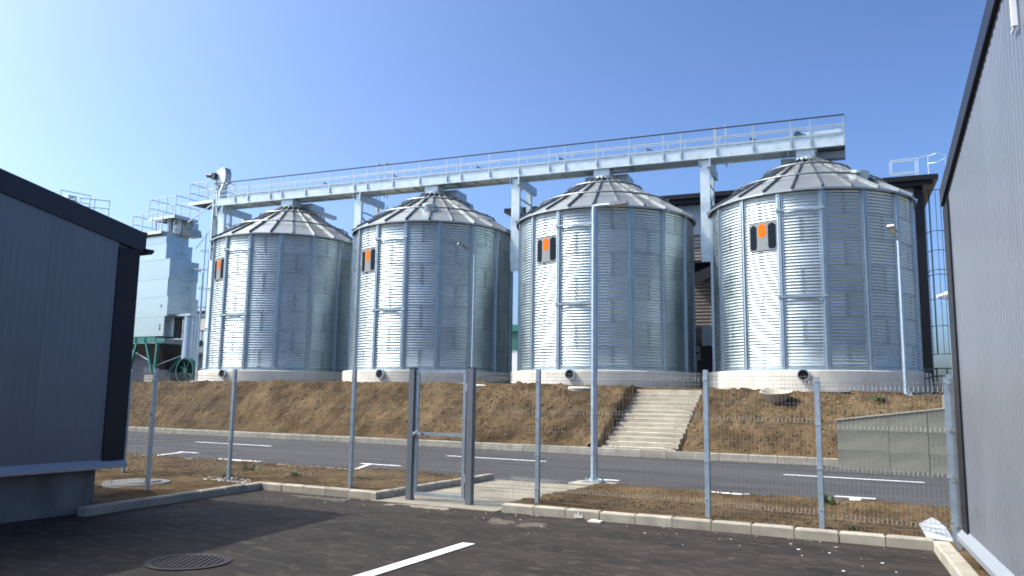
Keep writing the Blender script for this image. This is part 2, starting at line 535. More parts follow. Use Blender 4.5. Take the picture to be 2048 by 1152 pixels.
# painted markings (own sheets 6 mm above the asphalt)
def paint(name, pts, label=None):
    mb = MB()
    for poly in pts:
        mb.prism(poly, 0.0061, 0.0095)
    o = struct(name, mb, M['white'])
    return o
paint('parking_line', [[(-4.845, 5.0), (-4.69, 5.0), (-4.77, 8.04), (-4.925, 8.02)]])
for x0, x1 in ((-40.5, -37.2), (-31.4, -28.2), (-22.7, -19.15), (-12.47, -9.33), (-3.33, -0.46)):
    paint('lane_dash', [[(x0, 19.34 - 0.05), (x1, 19.30 - 0.05), (x1, 19.42 - 0.05), (x0, 19.46 - 0.05)]])
def tmark(xs, ys, xe, ye, b0, b1, w=0.12):
    paint('bay_mark', [[(xs - w / 2, ys), (xs + w / 2, ys), (xe + w / 2, ye - 0.06), (xe - w / 2, ye - 0.06)],
                       [(b0, ye - 0.06), (b1, ye - 0.06), (b1, ye + 0.06), (b0, ye + 0.06)]])
tmark(-18.45, 14.45, -18.95, 15.80, -19.2, -18.4)
tmark(-15.2, 14.45, -15.75, 14.75, -16.5, -14.95, 0.35)
tmark(-11.75, 14.45, -12.40, 15.85, -12.7, -11.5)
tmark(-6.15, 14.50, -6.30, 15.75, -6.6, -5.95, 0.25)
tmark(-3.45, 14.40, -3.50, 14.85, -4.25, -3.15, 0.5)
tmark(-1.37, 14.42, -1.46, 15.50, -1.80, -1.14, 0.18)

# clods and stones lying on the soil
def scatter(name, m, n, fn, smin, smax, kind='stuff', sq=0.6):
    mb = MB()
    for _ in range(n):
        x, y, z = fn()
        s = random.uniform(smin, smax) * random.choice((0.6, 0.8, 1, 1))
        a = random.uniform(0, PI)
        vs = []
        for (dx, dy, dz) in ((1, 0, 0), (0, 1, 0), (-1, 0, 0), (0, -1, 0), (0, 0, 1), (0.4, 0.5, 0.8), (0, 0, -1)):
            k = s * random.uniform(0.65, 1.2)
            vs.append((x + k * (dx * math.cos(a) - dy * math.sin(a)), y + k * (dx * math.sin(a) + dy * math.cos(a)), z + k * dz * sq))
        mb.add(vs, [(0, 1, 5), (1, 4, 5), (0, 5, 4), (1, 2, 4), (2, 3, 4), (3, 0, 4), (1, 0, 6), (2, 1, 6), (3, 2, 6), (0, 3, 6)])
    o = link(name, mb.mesh(name, m))
    o['kind'] = kind
    return o
def on_bank():
    while True:
        x = random.uniform(-40, 1.2) if random.random() < 0.6 else random.uniform(-16, 1.2)
        y = random.uniform(22.9, 27.7)
        sx = stair_x0(y)
        if sx - 0.15 < x < sx + 2.45: continue
        if x > -2.5 and y < 22.5: continue
        return x, y, bank_z(x, y)
scatter('soil_clods', M['clod'], 8000, on_bank, 0.02, 0.055)
scatter('stones', M['stone'], 500, on_bank, 0.012, 0.04)
def on_strip():
    if random.random() < 0.6: return random.uniform(-5.7, 0.6), random.uniform(10.75, 14.2), 0.10
    return random.uniform(-20, -8.3), random.uniform(10.75, 14.2), 0.09
scatter('soil_crumbs', M['clod'], 4500, on_strip, 0.008, 0.03)
def gr():
    return random.gauss(-11.5, 0.55), random.uniform(10.75, 11.35), 0.05
scatter('gravel', M['stone'], 260, gr, 0.015, 0.045)
def litter():
    return random.gauss(-0.9, 0.45), min(10.35, random.gauss(9.7, 0.5)), 0.004
scatter('debris', M['lime'], 14, litter, 0.006, 0.028, sq=0.25)
def lit2():
    return random.uniform(-10, -1), min(10.4, random.gauss(10.2, 0.5)), 0.004
scatter('debris', M['stone'], 70, lit2, 0.006, 0.02, sq=0.5)

# ------------------------------------------------------------------ concrete stairs
st = root('outdoor_stairs', 'pale concrete stairs climbing the brown soil bank between the two right silos', 'stairs', (-9.15, 22.8, 0), -0.0)
for i in range(STEP_N):
    y0 = i * STEP_G
    z1 = 0.265 + i * STEP_R
    mb = MB()
    xo = -0.085 * y0
    mb.bbox(xo + random.uniform(-0.03, 0.03), xo + 2.28 + random.uniform(-0.02, 0.02), y0, y0 + STEP_G + 0.09, z1 - 0.16 if i else 0.0, z1 + STEP_R * 0.0, 0.012)
    part('step', mb, M['step'], st)
mb = MB()
mb.prism([(0.1, -0.2), (0.1, 0.05), (4.3, 1.85), (4.9, 1.9), (4.9, -0.2)], 0.05, 2.2, 'x')
part('stringer', mb, M['concrete'], st)

def on_steps():
    i = random.randrange(STEP_N)
    y = 22.8 + i * STEP_G + random.uniform(0.02, 0.25)
    x0 = -9.15 - 0.085 * (y - 22.8)
    e = abs(random.gauss(0, 0.18))
    x = x0 + (e if random.random() < 0.65 else 2.26 - e)
    return x, y, 0.27 + i * STEP_R
scatter('soil_crumbs', M['clod'], 420, on_steps, 0.012, 0.04)
def on_verge():
    y = random.choice((22.55, 14.45)) + random.gauss(0, 0.06)
    return random.uniform(-24, -2.6), y, 0.006
scatter('soil_crumbs', M['clod'], 900, on_verge, 0.008, 0.03, sq=0.4)

# ------------------------------------------------------------------ retaining wall
rw = root('retaining_wall', 'stained poured concrete retaining wall at the right end of the bank', 'wall', (-2.45, 22.0, 0))
def rwz(x): return 1.21 + 0.135 * x
for i, (a, b) in enumerate(((0, 1.19), (1.19, 2.06), (2.06, 3.9))):
    for (lo, hi) in ((0.0, 0.46), (0.46, 0.96), (0.96, None)):
        za, zb = (hi, hi) if hi else (rwz(a), rwz(b))
        g = 0.008
        mb = MB().add([(a + g, random.uniform(-.004, .004), lo), (b - g, 0, lo), (b - g, 0.28, lo), (a + g, 0.28, lo), (a + g, 0, za - g), (b - g, random.uniform(-.004, .004), zb - g), (b - g, 0.28, zb - g), (a + g, 0.28, za - g)],
                      [(3, 2, 1, 0), (4, 5, 6, 7), (0, 1, 5, 4), (1, 2, 6, 5), (2, 3, 7, 6), (3, 0, 4, 7)])
        part('formwork_panel', mb, M['wallconc'], rw)
part('wall_core', MB().add([(0.015, 0.012, -0.2), (3.88, 0.012, -0.2), (3.88, 0.27, -0.2), (0.015, 0.27, -0.2), (0.015, 0.012, 1.20), (3.88, 0.012, 1.72), (3.88, 0.27, 1.72), (0.015, 0.27, 1.20)],
     [(3, 2, 1, 0), (4, 5, 6, 7), (0, 1, 5, 4), (1, 2, 6, 5), (2, 3, 7, 6), (3, 0, 4, 7)]), M['wallconc'], rw)
part('coping', MB().add([(-0.02, -0.02, 1.205), (3.9, -0.02, 1.735), (3.9, 0.30, 1.735), (-0.02, 0.30, 1.205), (-0.02, -0.02, 1.235), (3.9, -0.02, 1.765), (3.9, 0.30, 1.765), (-0.02, 0.30, 1.235)],
     [(3, 2, 1, 0), (4, 5, 6, 7), (0, 1, 5, 4), (1, 2, 6, 5), (2, 3, 7, 6), (3, 0, 4, 7)]), M['step'], rw)
single('concrete_block', MB().bbox(-0.05, 1.3, 23.0, 23.5, 1.35, 1.88, 0.01), M['step'], 'pale concrete block on top of the retaining wall beside the right building', 'block')

# ------------------------------------------------------------------ silos
RW = 3.62
Z0, Z1 = 2.745, 8.99
ROWS = 7
RH = (Z1 - Z0) / ROWS
GZ = 2.0            # height of a silo root
def corr_sheet(flip):
    mb = MB()
    NC, K = 8, 8
    nz_ = NC * K
    na = 20
    half = rad(22.5 + 0.6)
    dr = 0.004 if flip else -0.002
    for j in range(nz_ + 1):
        z = RH * j / nz_
        r = RW + dr + 0.0135 * math.sin(2 * PI * j / K)
        for i in range(na + 1):
            t = -half + 2 * half * i / na
            mb.v.append((r * math.cos(t), r * math.sin(t), z))
    for j in range(nz_):
        for i in range(na):
            a = j * (na + 1) + i
            mb.f.append((a, a + 1, a + na + 2, a + na + 1))
    return mb.mesh('wall_sheet', M['sheet'], 'all')
SHEETS = [corr_sheet(False), corr_sheet(True)]
def polar(r, az, z): return Vector((r * math.cos(rad(az)), r * math.sin(rad(az)), z))

def make_silo():
    r = root('grain_silo', '', 'silo', (0, 0, GZ), 0, 'corrugated grain silos standing in a row')
    fo = MB().lathe([(0, 0.02), (3.95, 0.0), (3.95, 0.70), (3.93, 0.72), (3.3, 0.725), (0, 0.725)], 96)
    part('foundation_ring', fo, M['ring'], r, smooth=True)
    # wall sheets in staggered rings
    for k in range(ROWS):
        for i in range(8):
            az = -97.5 + 22.5 * ((k % 2) + 0.5) + 45 * i
            o = link('wall_sheet', SHEETS[k % 2], r, (0, 0, Z0 - GZ + k * RH), rad(az))
    # stiffeners
    prof = [(-0.135, 0.0), (-0.125, 0.03), (-0.075, 0.032), (-0.06, 0.095), (-0.02, 0.10), (-0.015, 0.085), (0.015, 0.085), (0.02, 0.10), (0.06, 0.095), (0.075, 0.032), (0.125, 0.03), (0.135, 0.0)]
    me = MB().prism([(RW - 0.005 + b, a) for a, b in prof], Z0 - GZ, Z1 - GZ + 0.03).mesh('stiffener', M['hat'])
    for i in range(16):
        link('stiffener', me, r, (0, 0, 0), rad(-97.5 + 22.5 * i))
    part('bottom_angle', MB().lathe([(RW + 0.02, Z0 - GZ - 0.01), (RW + 0.12, Z0 - GZ - 0.01), (RW + 0.12, Z0 - GZ + 0.006), (RW + 0.03, Z0 - GZ + 0.006), (RW + 0.03, Z0 - GZ + 0.07), (RW + 0.022, Z0 - GZ + 0.07)], 96), M['hat'], r)
    # bolts: one joined part
    mb = MB()
    def bolt(az, z, rr=RW + 0.012, s=0.017):
        t = rad(az)
        cx, cy = math.cos(t), math.sin(t)
        tx, ty = -cy, cx
        b = len(mb.v)
        for dz, dt in ((-s, -s), (-s, s), (s, s), (s, -s)):
            mb.v.append((cx * rr + tx * dt, cy * rr + ty * dt, z + dz))
        for dz, dt in ((-s, -s), (-s, s), (s, s), (s, -s)):
            mb.v.append((cx * (rr + 0.022) + tx * dt * .7, cy * (rr + 0.022) + ty * dt * .7, z + dz * .7))
        for f in ((4, 5, 6, 7), (0, 1, 5, 4), (1, 2, 6, 5), (2, 3, 7, 6), (3, 0, 4, 7)):
            mb.f.append(tuple(b + i for i in f))
    pitch = RH / 8
    for k in range(ROWS):
        for i in range(8):
            az = -97.5 + 22.5 * (k % 2) - 11.25 + 22.5 + 45 * i   # vertical seam sits mid-bay
            az = -97.5 + 22.5 * ((k % 2) + 0.5) + 45 * i + 22.5
            if not (-190 < ((az + 190) % 360) - 190 < 10): continue
            for j in range(8):
                for d in (-0.9, 0.0, 0.9):
                    bolt(az + d * (1 if j % 2 else 0.6), Z0 - GZ + k * RH + (j + 0.25) * pitch)
        if k:
            for i in range(0, 110):
                az = -175 + 1.75 * i
                if ((az + 97.5) % 22.5) < 2.6 or ((az + 97.5) % 22.5) > 19.9: continue
                bolt(az, Z0 - GZ + k * RH + 0.012, s=0.013)
    for i in range(16):
        az = -97.5 + 22.5 * i
        if not (-190 < ((az + 190) % 360) - 190 < 10): continue
        for j in range(52):
            bolt(az, Z0 - GZ + 0.06 + j * 0.118, RW + 0.082, 0.011)
    o = link('bolt_rows', mb.mesh('bolt_rows', M['bolt']), r)
    o['kind'] = 'stuff'
    # cross bars
    for z in (8.30, 5.24):
        p0, p1 = polar(RW + 0.12, -98.5, z - GZ), polar(RW + 0.12, -74.0, z - GZ)
        part('cross_bar', MB().bar(p0, p1, 0.045, 0.06).box(p0.x - .03, p0.x + .03, p0.y - .02, p0.y + .05, p0.z - .06, p0.z + .06), M['hat'], r)
    # roof
    RE, ZE, RT, ZT = 3.80, 9.00 - GZ, 0.50, 11.00 - GZ
    sl_ = (ZT - ZE) / (RE - RT)
    def rz(q): return ZE + (RE - q) * sl_
    mb = MB()
    h = rad(7.5)
    c1, s1 = math.cos(h), math.sin(h)
    rows_ = [RE, 2.9, 2.0, 1.2, RT + 0.35]
    for q in rows_:
        mb.v += [(q * c1, -q * s1, rz(q)), (q * c1, q * s1, rz(q))]
    for i in range(len(rows_) - 1):
        mb.f.append((2 * i, 2 * i + 1, 2 * i + 3, 2 * i + 2))
    n = len(mb.v)
    mb.v += [(RE * c1, -RE * s1, ZE - 0.07), (RE * c1, RE * s1, ZE - 0.07)]
    mb.f.append((0, 1, n + 1, n))
    n = len(mb.v)   # lap seam
    mb.box(2.30, 2.345, -2.30 * math.tan(h) * .97, 2.30 * math.tan(h) * .97, 0, 0.012)
    for i in range(n, len(mb.v)):
        x, y, z = mb.v[i]
        mb.v[i] = (x, y, z + rz(x / c1) + 0.002)
    me = mb.mesh('roof_panel', M['roof'])
    mb = MB()
    mb.bar((RE + 0.01, 0, rz(RE) + 0.03), (RT + 0.05, 0, rz(RT + 0.05) + 0.03), 0.045, 0.12)
    mer = mb.mesh('roof_rib', M['ribm'])
    for i in range(24):
        link('roof_panel', me, r, (0, 0, 0), rad(7.5 + 15 * i))
        link('roof_rib', mer, r, (0, 0, 0), rad(15 * i))
    part('eave_soffit', MB().lathe([(RE * 0.995, ZE - 0.065), (RW - 0.03, ZE + 0.06)], 96), M['ribm'], r)
    part('roof_under', MB().lathe([(RW, ZE - 0.03), (0.8, rz(0.8) - 0.06), (0.5, rz(0.6) - 0.2), (0, rz(0.6) - 0.2)], 48), M['dark'], r)
    for q, hh in ((2.80, 0.17), (1.58, 0.17)):
        mb = MB().tube([polar(q, 5 * i, rz(q) + hh) for i in range(72)], 0.034, 6, closed=True)
        for i in range(24):
            p = polar(q, 15 * i, rz(q) + 0.03)
            mb.bar(p, p + Vector((0, 0, hh + 0.06)), 0.035)
        part('roof_hoop', mb, M['ribm'], r)
    part('roof_collar', MB().lathe([(0.62, rz(0.62) + 0.03), (0.60, rz(0.6) + 0.10), (0.46, rz(0.45) + 0.10), (0.44, ZT + 0.12), (0, ZT + 0.12)], 32), M['galv'], r, smooth=True)
    # outlet pipe through the ring
    az = -87
    c = polar(3.93, az, 2.55 - GZ)
    t = rad(az)
    e = Vector((math.cos(t), math.sin(t), 0))
    mb = MB()
    n = 20
    x = Vector((-e.y, e.x, 0))
    for q, off in ((0.20, -0.05), (0.20, 0.16), (0.165, 0.16), (0.165, -0.12)):
        for k in range(n):
            a = 2 * PI * k / n
            mb.v.append(tuple(c + e * off + x * math.cos(a) * q + Vector((0, 0, math.sin(a) * q))))
    for i in range(3):
        for k in range(n):
            l = (k + 1) % n
            mb.f.append((i * n + k, i * n + l, (i + 1) * n + l, (i + 1) * n + k))
    op = part('outlet_pipe', mb, M['galvd'], r, smooth=True)
    mb = MB()
    mb.v = [tuple(c + e * 0.10 + x * math.cos(2 * PI * k / n) * 0.168 + Vector((0, 0, math.sin(2 * PI * k / n) * 0.168))) for k in range(n)]
    mb.f = [tuple(range(n))]
    sub('pipe_mouth_dark', mb, M['black'], op)  # black disc painted in for the dark inside of the pipe
    # logo panel
    def arc_panel(poly, rr, th=0.012):
        """poly in (az fraction, z fraction) over az -115.6..-98.9, z 6.95..7.95"""
        a0, a1, za, zb = -115.8, -98.7, 6.95 - GZ, 7.97 - GZ
        bm = bmesh.new()
        vs = [bm.verts.new((p[0], p[1], 0)) for p in poly]
        bm.faces.new(vs)
        for g in range(1, 12):
            bmesh.ops.bisect_plane(bm, geom=bm.verts[:] + bm.edges[:] + bm.faces[:], plane_co=(g / 12.0, 0, 0), plane_no=(1, 0, 0))
        bm.verts.index_update()
        out = MB()
        out.v = [tuple(polar(rr, a0 + (a1 - a0) * v.co.x, za + (zb - za) * v.co.y)) for v in bm.verts] 
        nn = len(out.v)
        out.v += [tuple(polar(rr - th, a0 + (a1 - a0) * v.co.x, za + (zb - za) * v.co.y)) for v in bm.verts]
        out.f = [tuple(v.index for v in f.verts) for f in bm.faces]
        for e_ in bm.edges:
            if len(e_.link_faces) == 1:
                a, b = e_.verts[0].index, e_.verts[1].index
                out.f.append((a, b, b + nn, a + nn))
        bm.free()
        return out
    lg = part('logo_panel', arc_panel([(0, 0), (1, 0), (1, 1), (0, 1)], RW + 0.035), M['sign_grey'], r)
    def hexl(x0, x1, y0, y1, top, bot, c=0.3):
        w_ = x1 - x0
        return [(x0 + w_ * bot, y0), (x1 - w_ * bot, y0), (x1, y0 + top), (x1, y1 - top), (x1 - w_ * c, y1), (x0 + w_ * c, y1), (x0, y1 - top), (x0, y0 + top)]
    sub('logo_shape', arc_panel(hexl(0.05, 0.29, 0.05, 0.93, 0.08, 0.14, 0.40), RW + 0.041, 0.005), M['sign_dark'], lg)
    sub('logo_shape', arc_panel(hexl(0.69, 0.95, 0.05, 0.95, 0.08, 0.14, 0.40), RW + 0.041, 0.005), M['sign_dark'], lg)
    sub('logo_shape', arc_panel(hexl(0.345, 0.625, 0.46, 0.95, 0.09, 0.36, 0.36), RW + 0.041, 0.005), M['orange'], lg)
    return r

silo = make_silo()
LBL = ['leftmost grain silo, beside the dryer tower, its roof lowest in the photo',
       'second grain silo from the left, above the steel gate, dish vent on its front roof',
       'third grain silo from the left, behind the tall near lamp post, left of the stairs',
       'rightmost and largest looking grain silo, right of the concrete stairs']
HATCH = [-175, -62, -160, -38]
for k in range(4):
    s_ = silo if k == 0 else dup(silo)
    p = row(k * SP, 0)
    s_.location = (p.x, p.y, GZ)
    s_['label'] = LBL[k]
for k, s_ in enumerate([silo] + [o for o in COL.objects if o.name.startswith('grain_silo.')]):
    az = HATCH[k]
    c = polar(2.55, az, 9.78 - GZ)
    mb = MB().lathe([(0.0, 0.20), (0.30, 0.20), (0.33, 0.18), (0.33, -0.22), (0.42, -0.30)], 24)
    tl = Matrix.Rotation(rad(12), 3, Vector((-math.sin(rad(az)), math.cos(rad(az)), 0)))
    mb.xf(lambda p: tl @ p + c)
    part('roof_hatch', mb, M['sheet'], s_, smooth=True)

# ------------------------------------------------------------------ conveyor gallery over the silos
gy = root('conveyor_gallery', 'long galvanised conveyor walkway with handrails bridging the tops of all four silos', 'conveyor', row(0, 0, 11.0), RANG)
def G(*a): return MB()
T0, T1 = -4.6, 25.9
YF, YB = -0.62, 0.42
zg = 0.0  # local z = world-11
part('front_beam', MB().box(T0, T1, YF, YF + 0.06, 0.36, 0.74).box(T0, T1, YF + 0.06, YF + 0.14, 0.36, 0.38), M['galv'], gy)
part('back_beam', MB().box(T0, T1, YB - 0.06, YB, 0.36, 0.74), M['galv'], gy)
mb = MB()
t = T0 + 0.2
while t < T1 - 0.5:
    part('floor_panel', MB().box(t, t + 1.02, YF + 0.14, YB - 0.06, 0.42, 0.45).box(t, t + 0.05, YF + 0.14, YB - 0.06, 0.37, 0.42), M['galvd'], gy)
    t += 1.045
# conveyor trough seen over the beam
part('conveyor_trough', MB().box(T0 + 0.6, T1 - 0.3, -0.28, 0.16, 0.62, 0.93).box(T0 + 0.6, T1 - 0.3, -0.31, 0.19, 0.93, 0.95), M['galv'], gy)
for a_, b_, z_ in ((T0 + 1, 3.4, 0.98), (3.6, 9.6, 1.02), (9.9, 13.6, 1.06), (13.9, 19.5, 0.98), (19.8, 23.4, 1.04), (24.4, T1 - 0.1, 1.22)):
    part('cable_tray', MB().box(a_, b_, YB + 0.06, YB + 0.16, z_ - 0.02, z_ + 0.17), M['galv'], gy)
for yy, nm in ((YF - 0.03, 'front'), (YB + 0.03, 'back')):
    part('top_rail', MB().bar((T0, yy, 1.55), (T1, yy, 1.55), 0.045), M['dark'] if nm == 'front' else M['galvd'], gy)
    part('middle_rail', MB().bar((T0, yy, 1.11), (T1, yy, 1.11), 0.032), M['galvd'], gy)
    part('middle_rail', MB().bar((T0, yy, 0.87), (T1, yy, 0.87), 0.034), M['galvd'], gy)
    tt = [T0 + 0.02, T0 + 1.4, T0 + 2.25]
    t = T0 + 3.65
    k = 0
    while t < T1 - 0.3:
        tt.append(t)
        t += (0.72, 1.42, 1.42, 1.42)[k % 4]
        k += 1
    tt.append(T1 - 0.03)
    pm = MB().bar((0, 0, 0.46), (0, 0, 1.55), 0.04, 0.03).box(-0.035, 0.035, -0.03, 0.0, 0.46, 0.70).mesh('rail_post', M['galvd'])
    for t in tt:
        link('rail_post', pm, gy, (t, yy, 0))
part('end_rail', MB().bar((T1, YF, 1.55), (T1, YB, 1.55), 0.04).bar((T1, YF, 1.1), (T1, YB, 1.1), 0.03).box(T1 - 0.02, T1, YF, YB, 0.36, 0.74), M['galvd'], gy)
part('end_plate', MB().box(24.85, T1, 0.0, 0.40, 0.06, 0.34), M['bluegrey'], gy)
# drop chutes and gate platforms over each silo
for k in range(4):
    t = k * SP
    part('drop_chute', MB().box(t - 0.34, t + 0.34, -0.50, 0.25, 0.10, 0.355).prism([(t - 0.34, 0.099), (t + 0.34, 0.099), (t + 0.28, 0.04), (t - 0.28, 0.04)], -0.48, 0.25, 'y'), M['galv'], gy)
    part('gate_platform', MB().box(t - 0.95, t + 0.95, 0.26, 1.35, -0.06, 0.0).box(t - 0.95, t + 0.95, 0.26, 0.30, 0.0, 0.28).box(t + 0.91, t + 0.95, 0.30, 1.35, 0.0, 0.28).box(t - 0.95, t - 0.91, 0.30, 1.35, 0.0, 0.28), M['galvd'], gy)
    part('service_beam', MB().box(t + 0.20, t + 0.45, 1.36, 3.2, 0.08, 0.26), M['galvd'], gy)
    mo = MB().tube([(t + 0.9, -0.02, 0.98), (t + 1.1, -0.02, 0.98)], 0.06, 12).box(t + 0.86, t + 0.9, -0.08, 0.04, 0.9, 1.08)
    part('gate_motor', mo, M['motor'] if k == 3 else M['dark'], gy)
for t in (1.9, 5.9, 10.3, 14.3, 18.2, 22.4):
    part('sensor_bracket', MB().bar((t, -0.1, 0.88), (t, -0.1, 1.2), 0.03).bar((t - 0.02, -0.1, 1.18), (t + 0.24, -0.1, 1.05), 0.06, 0.05), M['dark'], gy)
# drive unit at the right end
part('drive_motor', MB().tube([(24.2, -0.3, 1.06), (24.2, 0.0, 1.06)], 0.14, 16).box(24.1, 24.3, -0.25, -0.05, 0.88, 1.06).tube([(24.05, -0.2, 1.05), (24.5, -0.2, 1.05)], 0.04, 10), M['motor'], gy, smooth=True)
part('drive_shaft', MB().bar((22.3, -0.2, 0.96), (24.05, -0.2, 1.05), 0.035), M['galvd'], gy)
# ladders hoops rising behind the rail
for t in (4.6, 20.9):
    mb = MB()
    for dx in (0, 0.45):
        mb.bar((t + dx, 0.75, 0.3), (t + dx, 0.75, 2.05), 0.04)
        mb.bar((t + dx, 0.75, 2.05), (t + dx, 0.48, 2.05), 0.04)
        mb.bar((t + dx, 0.48, 2.05), (t + dx, 0.48, 0.3), 0.04)
    for z in (0.5, 0.8, 1.1): mb.bar((t, 0.75, z), (t + 0.45, 0.75, z), 0.025)
    part('access_hoops', mb, M['galvd'], gy)

# support frames
FR = ['leftmost steel support frame under the gallery, touching the elevator legs',
      'steel support frame between the first and second silos from the left',
      'steel support frame between the second and third silos from the left',
      'steel support frame left of the rightmost silo with two bracket boxes']
for i, t in enumerate((-4.15, 4.18, 12.36, 20.62)):
    f = root('support_frame', FR[i], 'support frame', row(t, 0, 7.0), RANG, 'support frames carrying the gallery')
    part('front_leg', MB().box(-0.19, 0.19, -0.48, -0.44, 0.15, 4.32).box(-0.19, -0.15, -0.44, -0.30, 0.15, 4.32).box(0.15, 0.19, -0.44, -0.30, 0.15, 4.32), M['galv'], f)
    part('back_leg', MB().box(-0.14, 0.14, 1.22, 1.26, 0.6, 4.0).box(0.10, 0.14, 1.08, 1.22, 0.6, 4.0), M['galv'], f)
    part('head_beam', MB().box(0.20, 0.26, -0.70, 1.55, 4.02, 4.33).box(0.10, 0.26, -0.70, 1.55, 3.98, 4.02).box(-0.22, -0.20, -0.60, 0.9, 4.08, 4.33), M['galvd'], f)
    mb = MB()
    mb.bar((0.12, -0.40, 3.45), (0.12, 1.15, 3.45), 0.04, 0.07)
    mb.bar((0.12, -0.40, 3.3), (0.12, 1.15, 2.3), 0.04, 0.07)
    mb.bar((0.12, -0.40, 2.2), (0.12, 1.15, 3.3), 0.04, 0.07)
    mb.bar((0.12, -0.40, 2.2), (0.12, 1.15, 1.3), 0.04, 0.07)
    mb.bar((0.12, -0.40, 2.3), (0.12, 1.15, 2.3), 0.04, 0.07)
    mb.bar((0.12, -0.40, 1.2), (0.12, 1.15, 2.2), 0.04, 0.07)
    mb.bar((-0.1, -0.40, 3.6), (-0.1, 1.15, 2.7), 0.04, 0.06)
    part('bracing', mb, M['galvd'], f)
    for z in (1.75, 0.75):
        part('silo_bracket', MB().box(0.02, 0.50, -0.40, -0.10, z - 0.18, z + 0.18).box(0.02, 0.50, -0.42, -0.40, z - 0.24, z + 0.24), M['galv'], f)
    part('splice_plate', MB().box(-0.21, 0.21, -0.50, -0.482, 0.55, 1.45), M['galv'], f)
    mb = MB()
    for q in range(7):
        for dx in (-0.14, -0.05, 0.05, 0.14):
            mb.box(dx - .012, dx + .012, -0.495, -0.481, 2.2 + q * .06, 2.225 + q * .06)
    part('bolt_group', mb, M['galvd'], f, stuff=True)
    if i in (1,):
        mb = MB()
        for dx in (0.55, 0.95):
            mb.bar((dx, 1.3, 0.6), (dx, 1.3, 4.1), 0.04)
        for z in range(11): mb.bar((0.55, 1.3, 0.8 + z * .3), (0.95, 1.3, 0.8 + z * .3), 0.025)
        for z in (2.6, 3.0, 3.4): mb.tube([Vector((0.75, 1.3, z)) + Vector((0.33 * math.cos(a * PI / 8), -0.6 * math.sin(a * PI / 8), 0)) for a in range(9)], 0.018, 5)
        part('cage_ladder', mb, M['galvd'], f)

# ------------------------------------------------------------------ bucket elevator
el = root('bucket_elevator', 'tall twin leg bucket elevator with curved head and motor above the first silo', 'elevator', (-34.68, 30.2, 1.75))
def rel(x0, x1, y0, y1, z0, z1): return MB().box(x0, x1, y0, y1, z0, z1)
part('elevator_leg', rel(-0.46, -0.20, -0.13, 0.13, 0.1, 11.5), M['galv'], el)
part('elevator_leg', rel(0.05, 0.29, -0.13, 0.13, 0.1, 11.5), M['galv'], el)
mb = MB()
for z in (1.2, 3.4, 5.6, 7.8, 9.6): mb.box(-0.56, 0.37, -0.19, 0.19, z, z + 0.05)
part('leg_flanges', mb, M['galvd'], el)
hp = [(-0.62, 11.4), (-0.62, 11.95), (-0.35, 12.40), (0.05, 12.55), (0.38, 12.45), (0.52, 12.1), (0.48, 11.6), (0.40, 11.35)]
def hs(a, b): return (a * 0.72 + 0.02, 11.4 + (b - 11.4) * 0.80)
part('elevator_head', MB().prism([hs(a, b) for a, b in hp], -0.18, 0.18, 'y'), M['galv'], el)
part('head_cover', MB().prism([hs(*q) for q in [(0.06, 12.62), (0.44, 12.52), (0.60, 12.1), (0.55, 11.55), (0.48, 11.55), (0.52, 12.1), (0.38, 12.46), (0.06, 12.56)]], -0.21, 0.21, 'y'), M['galvd'], el)
part('drive_motor', MB().tube([(-0.85, -0.30, 11.95), (-0.50, -0.30, 11.88)], 0.12, 12).box(-0.50, -0.22, -0.38, -0.20, 11.70, 12.02), M['dark'], el, smooth=True)
part('spout', MB().tube([(0.32, -0.1, 11.5), (0.35, -0.2, 11.2), (0.22, -0.25, 10.9), (0.20, -0.25, 10.0)], [0.13, 0.12, 0.12, 0.12], 12), M['galv'], el, smooth=True)
part('vent_elbow', MB().tube([(0.40, -0.1, 11.5), (0.52, -0.1, 11.35), (0.70, -0.1, 11.45)], 0.09, 10), M['galvd'], el, smooth=True)
part('lightning_rod', MB().bar((-0.15, 0, 12.1), (-0.15, 0, 12.6), 0.02), M['dark'], el)

def platform(name, label, loc, x0, x1, y0, y1, zf, hr, n, extra=(), sides='flbr', mesh='galvd', rz=0.0, group=None):
    r = root(name, label, 'platform', loc, rz, group)
    part('deck', MB().box(x0, x1, y0, y1, zf - 0.05, zf), M['galvd'], r)
    part('deck_beam', MB().box(x0, x1, y0 - 0.03, y0, zf - 0.14, zf + 0.03), M['galv'], r)
    part('deck_beam', MB().box(x1, x1 + 0.03, y0, y1, zf - 0.16, zf + 0.02), M['galvd'], r)
    mb = MB()
    k = x0 + 0.2
    while k < x1:
        mb.box(k, k + 0.04, y0, y1, zf - 0.12, zf - 0.05)
        k += 0.3
    part('deck_ribs', mb, M['ribm'], r)
    for hh in (hr, hr * 0.55):
        mb = MB()
        if 'f' in sides: mb.bar((x0, y0, zf + hh), (x1, y0, zf + hh), 0.04)
        if 'b' in sides: mb.bar((x0, y1, zf + hh), (x1, y1, zf + hh), 0.04)
        if 'l' in sides: mb.bar((x0, y0, zf + hh), (x0, y1, zf + hh), 0.04)
        if 'r' in sides: mb.bar((x1, y0, zf + hh), (x1, y1, zf + hh), 0.04)
        part('rail', mb, M['galvd'], r)
    pm = MB().bar((0, 0, zf - 0.05), (0, 0, zf + hr), 0.04).mesh('rail_post', M['galvd'])
    pts = set()
    for i in range(n + 1):
        x = x0 + (x1 - x0) * i / n
        if 'f' in sides: pts.add((round(x, 3), y0))
        if 'b' in sides: pts.add((round(x, 3), y1))
    m_ = max(1, int((y1 - y0) / 0.9))
    for i in range(m_ + 1):
        y = y0 + (y1 - y0) * i / m_
        if 'l' in sides: pts.add((x0, round(y, 3)))
        if 'r' in sides: pts.add((x1, round(y, 3)))
    for x, y in sorted(pts): link('rail_post', pm, r, (x, y, 0))
    return r
